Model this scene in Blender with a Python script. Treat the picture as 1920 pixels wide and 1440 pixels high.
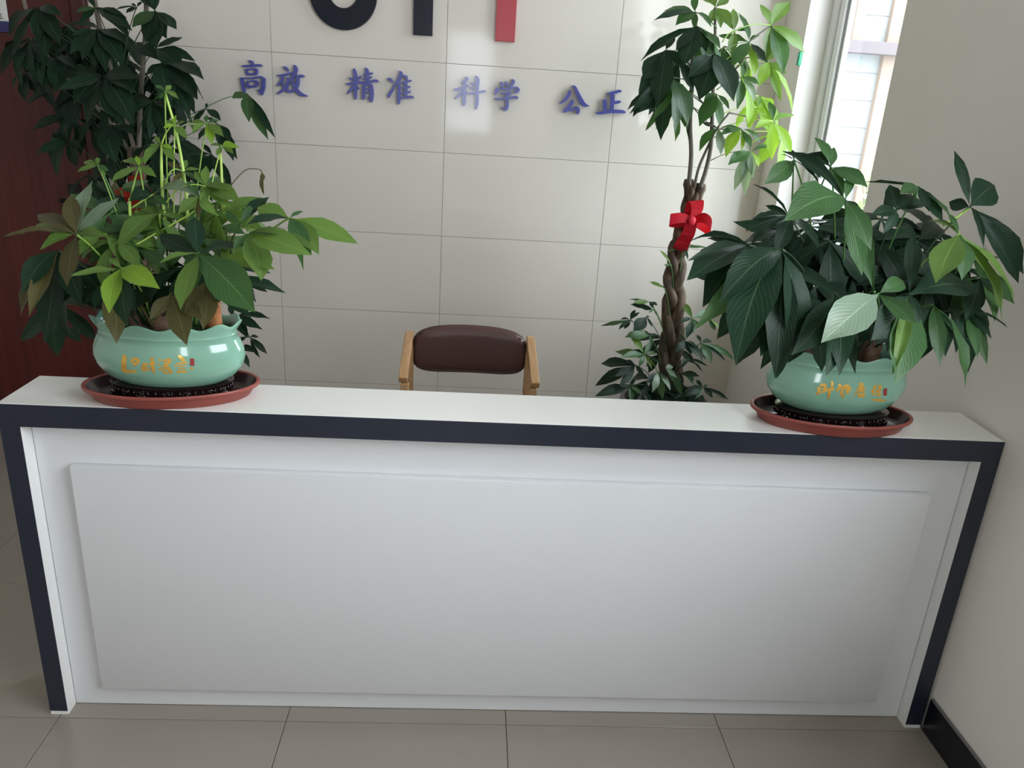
import bpy, bmesh, math, random
from mathutils import Vector, Matrix
for o in list(bpy.data.objects): bpy.data.objects.remove(o)
S = bpy.context.scene; COL = S.collection
R = math.radians
# ------------------------------------------------------------------ camera
cam = bpy.data.cameras.new('camera'); camo = bpy.data.objects.new('camera', cam); COL.objects.link(camo)
YAW, PITCH, ROLL = 0.0619, -0.3465, 0.0621
cy, sy, cp, sp = math.cos(YAW), math.sin(YAW), math.cos(PITCH), math.sin(PITCH)
fw = Vector((sy*cp, cy*cp, sp)); rt = Vector((cy, -sy, 0)); up = rt.cross(fw)
r2 = rt*math.cos(ROLL)+up*math.sin(ROLL); u2 = up*math.cos(ROLL)-rt*math.sin(ROLL)
M = Matrix((r2, u2, -fw)).transposed().to_4x4(); M.translation = (0, 0, 1.6956)
camo.matrix_world = M
cam.sensor_fit = 'HORIZONTAL'; cam.sensor_width = 36; cam.lens = 1468.07/1920*36; cam.clip_start = .02
S.camera = camo
# ------------------------------------------------------------------ world and lights
w = bpy.data.worlds.new('daylight'); S.world = w; w.use_nodes = True
bg = w.node_tree.nodes['Background']; bg.inputs[0].default_value = (.86, .93, 1, 1); bg.inputs[1].default_value = 12.5
def area(name, loc, aim, sx, sy_, power, col):
    l = bpy.data.lights.new(name, 'AREA'); l.shape = 'RECTANGLE'; l.size = sx; l.size_y = sy_; l.energy = power; l.color = col
    o = bpy.data.objects.new(name, l); COL.objects.link(o); o.location = loc
    o.rotation_euler = Vector(aim).to_track_quat('-Z', 'Y').to_euler(); return o
def portal(name, loc, aim, sx, sy_):
    o = area(name, loc, aim, sx, sy_, 1, (1, 1, 1)); o.data.cycles.is_portal = True
EN, SW = (-.42, .17, 1.27, 2.5), (-.8, 1.35, 1.5, 2.8)   # openings: front window x0 x1 z0 z1; side window y0 y1 z0 z1
portal('portal_side_window', (1.40, (SW[0]+SW[1])/2, (SW[2]+SW[3])/2), (-1, 0, 0), SW[1]-SW[0], SW[3]-SW[2])
portal('portal_front_window', ((EN[0]+EN[1])/2, -3.19, (EN[2]+EN[3])/2), (0, 1, 0), EN[1]-EN[0], EN[3]-EN[2])
portal('portal_far_window', (1.60, 3.255, 1.9), (-1, 0, 0), .85, 1.9)
S.view_settings.view_transform = 'Standard'; S.view_settings.look = 'None'
S.view_settings.gamma = 1; S.view_settings.exposure = 0; S.view_settings.use_curve_mapping = False
S.cycles.use_denoising = True
S.cycles.max_bounces = 10; S.cycles.diffuse_bounces = 6; S.cycles.transparent_max_bounces = 12
S.cycles.caustics_reflective = False; S.cycles.caustics_refractive = False; S.cycles.sample_clamp_indirect = 6

# ------------------------------------------------------------------ materials
def mat(name, col, rough=.5, metal=0, spec=.5, noise=0, scale=20, bump=0, coat=0):
    m = bpy.data.materials.new(name); m.use_nodes = True; nt = m.node_tree; b = nt.nodes['Principled BSDF']
    b.inputs['Base Color'].default_value = (*col, 1); b.inputs['Roughness'].default_value = rough
    b.inputs['Metallic'].default_value = metal; b.inputs['Specular IOR Level'].default_value = spec
    b.inputs['Coat Weight'].default_value = coat; b.inputs['Coat Roughness'].default_value = .05
    if noise or bump:
        tc = nt.nodes.new('ShaderNodeTexCoord'); n = nt.nodes.new('ShaderNodeTexNoise')
        n.inputs['Scale'].default_value = scale; n.inputs['Detail'].default_value = 5
        nt.links.new(tc.outputs['Object'], n.inputs['Vector'])
        if noise:
            r = nt.nodes.new('ShaderNodeMapRange'); r.inputs['To Min'].default_value = 1-noise; r.inputs['To Max'].default_value = 1+noise
            nt.links.new(n.outputs['Fac'], r.inputs['Value'])
            mx = nt.nodes.new('ShaderNodeVectorMath'); mx.operation = 'SCALE'; mx.inputs[0].default_value = col
            nt.links.new(r.outputs[0], mx.inputs['Scale']); nt.links.new(mx.outputs[0], b.inputs['Base Color'])
        if bump:
            bp = nt.nodes.new('ShaderNodeBump'); bp.inputs['Strength'].default_value = bump; bp.inputs['Distance'].default_value = .004
            nt.links.new(n.outputs['Fac'], bp.inputs['Height']); nt.links.new(bp.outputs[0], b.inputs['Normal'])
    return m
def grain(name, c1, c2, scale, rough, stretch=(14, 14, 1), bump=.05):
    m = mat(name, c1, rough); nt = m.node_tree; b = nt.nodes['Principled BSDF']
    tc = nt.nodes.new('ShaderNodeTexCoord'); mp = nt.nodes.new('ShaderNodeMapping'); mp.inputs['Scale'].default_value = stretch
    n = nt.nodes.new('ShaderNodeTexNoise'); n.inputs['Scale'].default_value = scale; n.inputs['Detail'].default_value = 6
    cr = nt.nodes.new('ShaderNodeValToRGB'); cr.color_ramp.elements[0].color = (*c1, 1); cr.color_ramp.elements[1].color = (*c2, 1)
    cr.color_ramp.elements[0].position = .3; cr.color_ramp.elements[1].position = .7
    nt.links.new(tc.outputs['Object'], mp.inputs[0]); nt.links.new(mp.outputs[0], n.inputs['Vector'])
    nt.links.new(n.outputs['Fac'], cr.inputs[0]); nt.links.new(cr.outputs[0], b.inputs['Base Color'])
    b.inputs['Specular IOR Level'].default_value = .3
    bp = nt.nodes.new('ShaderNodeBump'); bp.inputs['Strength'].default_value = bump; bp.inputs['Distance'].default_value = .003
    nt.links.new(n.outputs['Fac'], bp.inputs['Height']); nt.links.new(bp.outputs[0], b.inputs['Normal'])
    return m
def leafmat(name, col, trans, tf=.3, rough=.38, spec=.35):
    m = bpy.data.materials.new(name); m.use_nodes = True; nt = m.node_tree; N = nt.nodes; L = nt.links
    b = N['Principled BSDF']; out = N['Material Output']
    b.inputs['Roughness'].default_value = rough; b.inputs['Specular IOR Level'].default_value = spec
    uv = N.new('ShaderNodeUVMap'); uv.uv_map = 'UVMap'; sep = N.new('ShaderNodeSeparateXYZ'); L.new(uv.outputs[0], sep.inputs[0])
    def math_(op, a, bb=None, clamp=False):
        n = N.new('ShaderNodeMath'); n.operation = op; n.use_clamp = clamp
        for i, v in enumerate((a, bb)):
            if v is None: continue
            if isinstance(v, (int, float)): n.inputs[i].default_value = v
            else: L.new(v, n.inputs[i])
        return n.outputs[0]
    u = math_('ABSOLUTE', math_('SUBTRACT', sep.outputs[0], .5))
    rib = math_('SUBTRACT', 1, math_('MULTIPLY', u, 34), True)
    ph = math_('SUBTRACT', math_('MULTIPLY', sep.outputs[1], 90), math_('MULTIPLY', u, 60))
    vein = math_('POWER', math_('ADD', math_('MULTIPLY', math_('SINE', ph), .5), .5), 4)
    oi = N.new('ShaderNodeObjectInfo')
    var = math_('ADD', math_('MULTIPLY', oi.outputs['Random'], .5), .75)
    sc = N.new('ShaderNodeVectorMath'); sc.operation = 'SCALE'; sc.inputs[0].default_value = col; L.new(var, sc.inputs['Scale'])
    mx = N.new('ShaderNodeMix'); mx.data_type = 'RGBA'; L.new(math_('MAXIMUM', math_('MULTIPLY', rib, .55), math_('MULTIPLY', vein, .11)), mx.inputs[0])
    L.new(sc.outputs[0], mx.inputs[6]); mx.inputs[7].default_value = (min(1, col[0]*2.5+.08), min(1, col[1]*2.2+.1), min(1, col[2]*2+.05), 1)
    L.new(mx.outputs[2], b.inputs['Base Color'])
    bp = N.new('ShaderNodeBump'); bp.inputs['Strength'].default_value = .22; bp.inputs['Distance'].default_value = .002
    L.new(math_('ADD', math_('MULTIPLY', vein, -.6), math_('MULTIPLY', rib, -1)), bp.inputs['Height']); L.new(bp.outputs[0], b.inputs['Normal'])
    t = N.new('ShaderNodeBsdfTranslucent'); t.inputs[0].default_value = (*trans, 1)
    ms = N.new('ShaderNodeMixShader'); ms.inputs[0].default_value = tf
    L.new(b.outputs[0], ms.inputs[1]); L.new(t.outputs[0], ms.inputs[2]); L.new(ms.outputs[0], out.inputs[0])
    return m
def glassmat():
    m = bpy.data.materials.new('window_glass'); m.use_nodes = True; nt = m.node_tree; N = nt.nodes
    N.remove(N['Principled BSDF']); lw = N.new('ShaderNodeLayerWeight'); lw.inputs[0].default_value = .5; p5 = N.new('ShaderNodeMath'); p5.operation = 'POWER'; p5.inputs[1].default_value = 5; nt.links.new(lw.outputs['Facing'], p5.inputs[0]); fr = N.new('ShaderNodeMath'); fr.operation = 'MULTIPLY_ADD'; fr.inputs[1].default_value = .96; fr.inputs[2].default_value = .04; nt.links.new(p5.outputs[0], fr.inputs[0])
    t = N.new('ShaderNodeBsdfTransparent'); g = N.new('ShaderNodeBsdfGlossy'); g.inputs['Roughness'].default_value = .01
    t.inputs[0].default_value = (.95, .97, .97, 1)
    ms = N.new('ShaderNodeMixShader'); nt.links.new(fr.outputs[0], ms.inputs[0]); nt.links.new(t.outputs[0], ms.inputs[1]); nt.links.new(g.outputs[0], ms.inputs[2])
    nt.links.new(ms.outputs[0], N['Material Output'].inputs[0]); return m
MT = dict(
 tile=mat('cream_wall_tile', (.715, .665, .60), .07, spec=.24, noise=.025, scale=2), grout=mat('tile_grout', (.36, .33, .30), .8),
 paint=mat('white_wall_paint', (.84, .805, .75), .75, noise=.02, scale=3), ceiling=mat('ceiling_paint', (.8, .79, .76), .9, noise=.01),
 floor=mat('floor_tile_stone', (.285, .25, .212), .2, noise=.06, scale=4), fgrout=mat('floor_grout', (.12, .10, .09), .8),
 base=mat('black_skirting', (.006, .007, .010), .25), basetop=mat('skirting_edge', (.16, .15, .15), .4),
 white=mat('white_laminate', (.82, .82, .80), .3, noise=.01, scale=3), topw=mat('white_top_laminate', (.85, .835, .80), .3, noise=.01, scale=3), panelw=mat('pale_grey_panel_laminate', (.70, .71, .725), .3, noise=.01, scale=3), navy=mat('navy_edging', (.016, .021, .036), .32, noise=.15, scale=8),
 tip=mat('pale_edge_tip', (.62, .60, .66), .5), door=grain('red_brown_door_wood', (.058, .0095, .0075), (.09, .016, .012), 3, .38, (18, 18, .6)),
 doorframe=grain('red_brown_frame_wood', (.05, .011, .008), (.075, .016, .012), 3, .4, (18, 18, .6)),
 metal=mat('dark_metal', (.02, .018, .018), .35, .8), alu=mat('white_window_frame', (.86, .86, .85), .4), seal=mat('grey_window_seal', (.34, .34, .34), .6),
 reveal=mat('window_reveal_tile', (.72, .68, .64), .35, spec=.25), green=mat('green_plastic', (.02, .35, .18), .3),
 blue=mat('blue_acrylic', (.075, .085, .34), .25, coat=.3), blackl=mat('black_acrylic', (.008, .010, .020), .3, spec=.25), redl=mat('red_acrylic', (.42, .035, .05), .3),
 glaze=mat('celadon_glaze', (.225, .43, .32), .14, noise=.10, scale=9, coat=.4), gold=mat('gold_lettering', (.85, .50, .10), .32, .55, noise=.2, scale=60), sealred=mat('seal_red', (.30, .035, .035), .4),
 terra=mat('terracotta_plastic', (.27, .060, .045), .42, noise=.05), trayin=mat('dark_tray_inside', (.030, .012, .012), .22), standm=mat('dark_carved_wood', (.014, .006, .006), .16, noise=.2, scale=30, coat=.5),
 soil=mat('dark_soil', (.015, .011, .008), .9, noise=.4, scale=50, bump=1), moss=mat('green_moss', (.03, .12, .02), .7, noise=.4, scale=60),
 bark=mat('orange_bark', (.42, .17, .06), .8, noise=.45, scale=60, bump=1), barkd=mat('brown_bark', (.20, .115, .075), .8, noise=.4, scale=50, bump=1),
 trunk=grain('braided_trunk_bark', (.035, .025, .018), (.14, .098, .063), 9, .75, (6, 6, 1.2), .6),
 leather=mat('brown_leather', (.095, .044, .038), .36, noise=.12, scale=14, bump=.15), oak=grain('light_bent_wood', (.42, .24, .11), (.55, .33, .17), 5, .4, (10, 2, 10)),
 ribbon=mat('red_ribbon', (.78, .030, .055), .35, noise=.08), ribbond=mat('orange_red_ribbon', (.40, .035, .02), .4),
 planter=mat('grey_planter', (.10, .10, .10), .5), facade=mat('white_facade_board', (.19, .195, .20), .6), facj=mat('facade_joint', (.19, .195, .205), .7),
 tan=mat('tan_pilaster', (.175, .125, .095), .6), mauve=mat('mauve_beam', (.085, .068, .074), .6), ground=mat('outdoor_paving', (.5, .5, .48), .9, noise=.1),
 plaque=mat('white_plaque', (.72, .71, .68), .3), plaqueb=mat('plaque_blue', (.015, .015, .12), .3), ink=mat('black_ink', (.02, .018, .015), .5),
 shrub=mat('outdoor_leaves', (.25, .38, .12), .6), glass=glassmat(), piping=mat('leather_seam', (.03, .012, .011), .5))
LEAF = [leafmat('leaf_dark', (.0075, .025, .013), (.028, .08, .02), .15, .42, .18), leafmat('leaf_green', (.034, .088, .028), (.09, .23, .03), .26),
        leafmat('leaf_light_green', (.092, .168, .036), (.21, .37, .04), .32), leafmat('leaf_yellow_green', (.165, .29, .03), (.40, .66, .05), .40),
        leafmat('leaf_olive_brown', (.070, .062, .022), (.15, .125, .04), .28), leafmat('leaf_pale', (.165, .235, .165), (.32, .42, .18), .3, .32, .5)]
STEMM = {0: mat('stem_dark', (.03, .07, .03), .5), 1: mat('stem_green', (.07, .17, .04), .5), 2: mat('stem_light', (.22, .38, .06), .5),
         3: mat('stem_yellow_green', (.38, .55, .10), .45), 4: mat('stem_olive', (.12, .085, .04), .6), 5: mat('stem_pale', (.42, .47, .27), .5),
         9: mat('stem_bark', (.14, .12, .09), .7)}

# ------------------------------------------------------------------ helpers
def link(name, bm, m, parent=None, loc=None, smooth=None):
    me = bpy.data.meshes.new(name); bm.normal_update(); bm.to_mesh(me); bm.free()
    if m: me.materials.append(m)
    o = bpy.data.objects.new(name, me); COL.objects.link(o)
    if smooth is not None:
        for p in me.polygons: p.use_smooth = True
        if smooth < 3:
            me.set_sharp_from_angle(angle=smooth)
    if parent: o.parent = parent
    if loc is not None: o.location = loc
    return o
def empty(name, loc, label=None, cat=None, group=None):
    o = bpy.data.objects.new(name, None); COL.objects.link(o); o.location = loc; o.empty_display_size = .1
    return tag(o, label, cat, group)
def tag(o, label=None, cat=None, group=None, kind=None):
    if label: o['label'] = label
    if cat: o['category'] = cat
    if group: o['group'] = group
    if kind: o['kind'] = kind
    return o
def box(bm, x0, x1, y0, y1, z0, z1, bev=0, seg=1):
    g = bmesh.new(); v = bmesh.ops.create_cube(g, size=1)['verts']
    for q in v: q.co = Vector(((x0+x1)/2+q.co.x*(x1-x0), (y0+y1)/2+q.co.y*(y1-y0), (z0+z1)/2+q.co.z*(z1-z0)))
    if bev: bmesh.ops.bevel(g, geom=g.edges[:]+g.verts[:], offset=bev, segments=seg, affect='EDGES', profile=.5)
    join(bm, g); return bm
def join(bm, g):
    me = bpy.data.meshes.new('tmp'); g.to_mesh(me); g.free(); bm.from_mesh(me); bpy.data.meshes.remove(me)
def boxo(name, m, x0, x1, y0, y1, z0, z1, bev=0, parent=None, seg=1, loc=None):
    o = link(name, box(bmesh.new(), x0, x1, y0, y1, z0, z1, bev, seg), m, parent, smooth=.6 if seg > 1 else None)
    if loc is not None: o.location = loc
    return o
def tube(bm, pts, rads, n=8, caps=True):
    pts = [Vector(p) for p in pts]
    if not hasattr(rads, '__len__'): rads = [rads]*len(pts)
    prev = None; rings = []; ref = None
    for i, p in enumerate(pts):
        t = (pts[min(i+1, len(pts)-1)]-pts[max(i-1, 0)]).normalized()
        if ref is None: ref = t.orthogonal().normalized()
        ref = (ref-t*ref.dot(t)).normalized(); b = t.cross(ref)
        rings.append([bm.verts.new(p+(ref*math.cos(6.28318*k/n)+b*math.sin(6.28318*k/n))*rads[i]) for k in range(n)])
    for a, c in zip(rings, rings[1:]):
        for k in range(n): bm.faces.new((a[k], a[(k+1) % n], c[(k+1) % n], c[k]))
    if caps: bm.faces.new(rings[0][::-1]); bm.faces.new(rings[-1])
    return bm
def curve(pts, n):
    """Catmull-Rom through pts"""
    P = [Vector(p) for p in pts]; P = [P[0]*2-P[1]]+P+[P[-1]*2-P[-2]]; out = []
    for i in range(1, len(P)-2):
        for k in range(n):
            t = k/n; a, b, c, d = P[i-1:i+3]
            out.append(.5*((2*b)+(c-a)*t+(2*a-5*b+4*c-d)*t*t+(3*b-a-3*c+d)*t**3))
    out.append(P[-2]); return out
def oval(bm, prof, a, b, n=72, fn=None, close=False):
    rings = []
    for i, (r, z) in enumerate(prof):
        ring = []
        for k in range(n):
            th = 6.283185307*k/n; rr, zz = fn(i, r, z, th) if fn else (r, z)
            ring.append(bm.verts.new((a*rr*math.cos(th), b*rr*math.sin(th), zz)))
        rings.append(ring)
    for p, q in zip(rings, rings[1:]):
        for k in range(n): bm.faces.new((p[k], p[(k+1) % n], q[(k+1) % n], q[k]))
    bm.faces.new(rings[0][::-1])
    if close: bm.faces.new(rings[-1])
    return bm
def stroke_outline(pts):
    P = [Vector((x, y)) for x, y, w in pts]; W = [p[2] for p in pts]; n = 5; C = []; Wd = []
    Q = [P[0]*2-P[1]]+P+[P[-1]*2-P[-2]]; V = [W[0]]+W+[W[-1]]
    for i in range(1, len(Q)-2):
        for k in range(n):
            t = k/n; a, b, c, d = Q[i-1:i+3]
            C.append(.5*((2*b)+(c-a)*t+(2*a-5*b+4*c-d)*t*t+(3*b-a-3*c+d)*t**3)); Wd.append(V[i]*(1-t)+V[i+1]*t)
    C.append(P[-1]); Wd.append(W[-1]); L = []; Rr = []
    for i, p in enumerate(C):
        t = (C[min(i+1, len(C)-1)]-C[max(0, i-1)])
        t = t.normalized() if t.length > 1e-6 else Vector((1, 0)); nn = Vector((-t.y, t.x)); h = Wd[i]*.5
        if i in (0, len(C)-1): h *= .6
        L.append(p+nn*h); Rr.append(p-nn*h)
    t0 = (C[1]-C[0]).normalized(); t1 = (C[-1]-C[-2]).normalized()
    L.insert(0, C[0]-t0*Wd[0]*.22); L.append(C[-1]+t1*Wd[-1]*.22)
    return L, Rr

# ------------------------------------------------------------------ the room
YB, XR, XI = 3.935, 1.412, 1.4014
COLS = [-1.7538, -.9538, -.1538, .6462, XR]; ROWS = [0, .2411, .6411, 1.0411, 1.4411, 1.8411, 2.2411, 2.6411, 3.0]
wb = tag(boxo('wall_back', MT['grout'], -3.6, XR+.2, YB+.006, YB+.2, 0, 3.0), kind='structure')
tag(wb, 'cream tiled back wall carrying the blue lettering')
for i in range(4):
    for j in range(8):
        boxo('tile', MT['tile'], COLS[i]+.0009, COLS[i+1]-.0009, YB, YB+.0058, ROWS[j]+.0009, ROWS[j+1]-.0009, .0005, wb)
# wall with the window on the right
G = bmesh.new()
WY0, WY1, WZ0, WZ1 = 2.83, 3.68, .95, 2.85
box(G, XR, XR+.2, WY1, YB+.006, 0, 3.0); box(G, XR, XR+.2, WY0, WY1, 0, WZ0); box(G, XR, XR+.2, WY0, WY1, WZ1, 3.0)
AY0, AY1, AZ0, AZ1 = SW
box(G, XR, XR+.2, AY1, WY0, 0, 3.0); box(G, XR, XR+.2, -3.2, AY0, 0, 3.0); box(G, XR, XR+.2, AY0, AY1, 0, AZ0); box(G, XR, XR+.2, AY0, AY1, AZ1, 3.0)
wr = tag(link('wall_right', G, MT['paint']), 'plain white painted wall to the right of the desk', kind='structure')
tag(boxo('wall_left', MT['paint'], -3.8, -3.6, -3.4, YB+.2, 0, 3.0), kind='structure')
G = bmesh.new(); box(G, -3.6, EN[0], -3.4, -3.2, 0, 3.0); box(G, EN[1], XR+.2, -3.4, -3.2, 0, 3.0); box(G, EN[0], EN[1], -3.4, -3.2, EN[3], 3.0); box(G, EN[0], EN[1], -3.4, -3.2, 0, EN[2])
tag(link('wall_front', G, MT['paint']), kind='structure')
tag(boxo('ceiling', MT['ceiling'], -3.8, XR+.2, -3.4, YB+.2, 3.0, 3.1), kind='structure')
fl = tag(boxo('floor', MT['fgrout'], -3.6, XR+.2, -3.4, YB+.2, -.1, -.004), 'beige glossy tiled floor in front of the desk', kind='structure')
FX, FY, FT = -1.1001, 1.7898, .6275
for i in range(-4, 4):
    for j in range(-8, 4):
        x0, x1 = max(FX+i*FT, -3.6), min(FX+(i+1)*FT, XR); y0, y1 = max(FY+j*FT, -3.3), min(FY+(j+1)*FT, YB)
        if x1-x0 < .02 or y1-y0 < .02: continue
        boxo('floor_tile', MT['floor'], x0+.001, x1-.001, y0+.001, y1-.001, -.004, 0, .0006, fl)
br = empty('baseboard_right', (XI, -.7, 0)); tag(br, 'black skirting along the right wall', kind='structure')
boxo('skirting_board', MT['base'], 0, .0105, -2.5, 2.497, 0, .111, .001, br)
boxo('top_edge', MT['basetop'], .0005, .0105, -2.5, 2.497, .111, .117, .002, br)

# window
wn = empty('window_1', (1.55, 3.25, WZ0)); tag(wn, 'tall bright window in the right wall behind the slim tree', kind='structure')
def wpart(name, m, x0, x1, y0, y1, z0, z1, bev=0): return boxo(name, m, x0-1.55, x1-1.55, y0-3.25, y1-3.25, z0-WZ0, z1-WZ0, bev, wn)
wpart('reveal_lining', MT['reveal'], XR, 1.512, WY1-.004, WY1, WZ0, WZ1)
wpart('sill', MT['reveal'], XR-.02, 1.60, WY0, WY1-.004, WZ0, WZ0+.02, .003)
for (a, b) in ((3.625, 3.676), (2.835, 2.885)): wpart('frame_post', MT['alu'], 1.512, 1.575, a, b, WZ0+.02, WZ1, .002)
wpart('frame_rail', MT['alu'], 1.512, 1.575, 2.885, 3.625, WZ1-.05, WZ1, .002); wpart('frame_rail', MT['alu'], 1.512, 1.575, 2.885, 3.625, WZ0+.02, WZ0+.07, .002)
wpart('seal', MT['seal'], 1.525, 1.565, 3.618, 3.6255, WZ0+.07, WZ1-.05)
wpart('sash_post', MT['alu'], 1.522, 1.568, 3.566, 3.618, WZ0+.07, WZ1-.05, .004); wpart('sash_post', MT['alu'], 1.522, 1.568, 2.885, 2.93, WZ0+.07, WZ1-.05, .004)
wpart('seal', MT['seal'], 1.530, 1.556, 3.559, 3.567, WZ0+.07, WZ1-.05); wpart('sash_bead', MT['alu'], 1.535, 1.553, 3.545, 3.559, WZ0+.07, WZ1-.05, .002)
wpart('pane', MT['glass'], 1.542, 1.546, 2.93, 3.548, WZ0+.07, WZ1-.05)
wpart('green_tab', MT['green'], XR-.012, XR+.004, 3.672, 3.692, 1.915, 1.972, .003)

# door on the left
dr = empty('door_1', (-2.2, YB, 0)); tag(dr, 'dark red-brown wooden door at the left edge', kind='structure')
def dpart(name, m, x0, x1, y0, y1, z0, z1, bev=0): return boxo(name, m, x0+2.2, x1+2.2, y0-YB, y1-YB, z0, z1, bev, dr)
dpart('door_leaf', MT['door'], -2.74, -1.822, YB-.028, YB+.004, .006, 2.12, .003)
dpart('door_frame', MT['doorframe'], -1.819, -1.756, YB-.035, YB+.004, 0, 2.19, .004); dpart('door_frame', MT['doorframe'], -2.81, -2.744, YB-.035, YB+.004, 0, 2.19, .004)
dpart('door_frame', MT['doorframe'], -2.744, -1.819, YB-.035, YB+.004, 2.125, 2.19, .004)
G = bmesh.new(); box(G, .27, .33, -.034, -.028, 1.02, 1.20, .003); tube(G, [(.30, -.03, 1.13), (.30, -.075, 1.13), (.25, -.08, 1.13)], .009, 10)
link('door_handle', G, MT['metal'], dr, smooth=.7)
tag(boxo('wall_coating', MT['paint'], -3.6, -2.81, YB-.001, YB+.006, 0, 3.0), kind='structure').name = 'trim_1'
tag(boxo('trim_2', MT['paint'], -2.81, -1.7538, YB-.001, YB+.006, 2.19, 3.0), kind='structure')
# plaque on the door
pq = empty('door_sign', (-2.24, YB-.0285, 1.90), 'white and blue plaque with black writing on the brown door', 'sign')
boxo('sign_board', MT['plaque'], -.15, .148, -.006, 0, -.005, .115, .001, pq)
boxo('blue_band', MT['plaqueb'], -.15, .152, -.008, 0, -.05, -.005, .001, pq)
G = bmesh.new()
for st in ([(40, 72, 9), (98, 72, 9)], [(95, 78, 10), (100, 58, 8)], [(66, 52, 9), (112, 52, 9)], [(88, 84, 9), (88, 60, 9)], [(72, 38, 8), (112, 38, 8)], [(70, 22, 8), (116, 22, 8)], [(91, 52, 9), (91, 22, 9)]):
    L, Q = stroke_outline(st); vs = [G.verts.new((p.x/1000+.012, -.0075, (p.y-22)*.00056+.006)) for p in L+Q[::-1]]; G.faces.new(vs)
link('lettering', G, MT['ink'], pq)

# ------------------------------------------------------------------ reception desk
XL, XE, Y0, DH, DD, BAR, LW = -1.1268, 1.3990, 1.8, .9404, .2027, .0592, .0478
dk = empty('reception_desk', (.136, 1.9, 0), 'long white reception desk with dark navy edging across the room', 'desk')
def kp(name, m, x0, x1, y0, y1, z0, z1, bev=0): return boxo(name, m, x0-.136, x1-.136, y0-1.9, y1-1.9, z0, z1, bev, dk)
kp('countertop', MT['topw'], XL, XE, Y0+.0025, Y0+DD, DH-BAR, DH, .0012)
kp('front_edging', MT['navy'], XL, XE, Y0, Y0+.0024, DH-BAR, DH-.0008, .0006)
for a, b in ((XL, XL+LW), (XE-LW, XE)):
    kp('side_panel', MT['white'], a, b, Y0+.0025, Y0+DD, 0, DH-BAR, .0008)
    kp('side_edging', MT['navy'], a, b, Y0, Y0+.0024, .014, DH-BAR, .0006)
kp('front_panel', MT['panelw'], XL+LW+.0015, XE-LW-.0015, Y0+.046, Y0+.064, .002, DH-BAR, .0008)
G = bmesh.new(); box(G, -.988-.136, 1.257-.136, Y0+.022-1.9, Y0+.046-1.9, .074, .768, .003, 2)
link('raised_panel', G, MT['panelw'], dk, smooth=.6)

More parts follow.
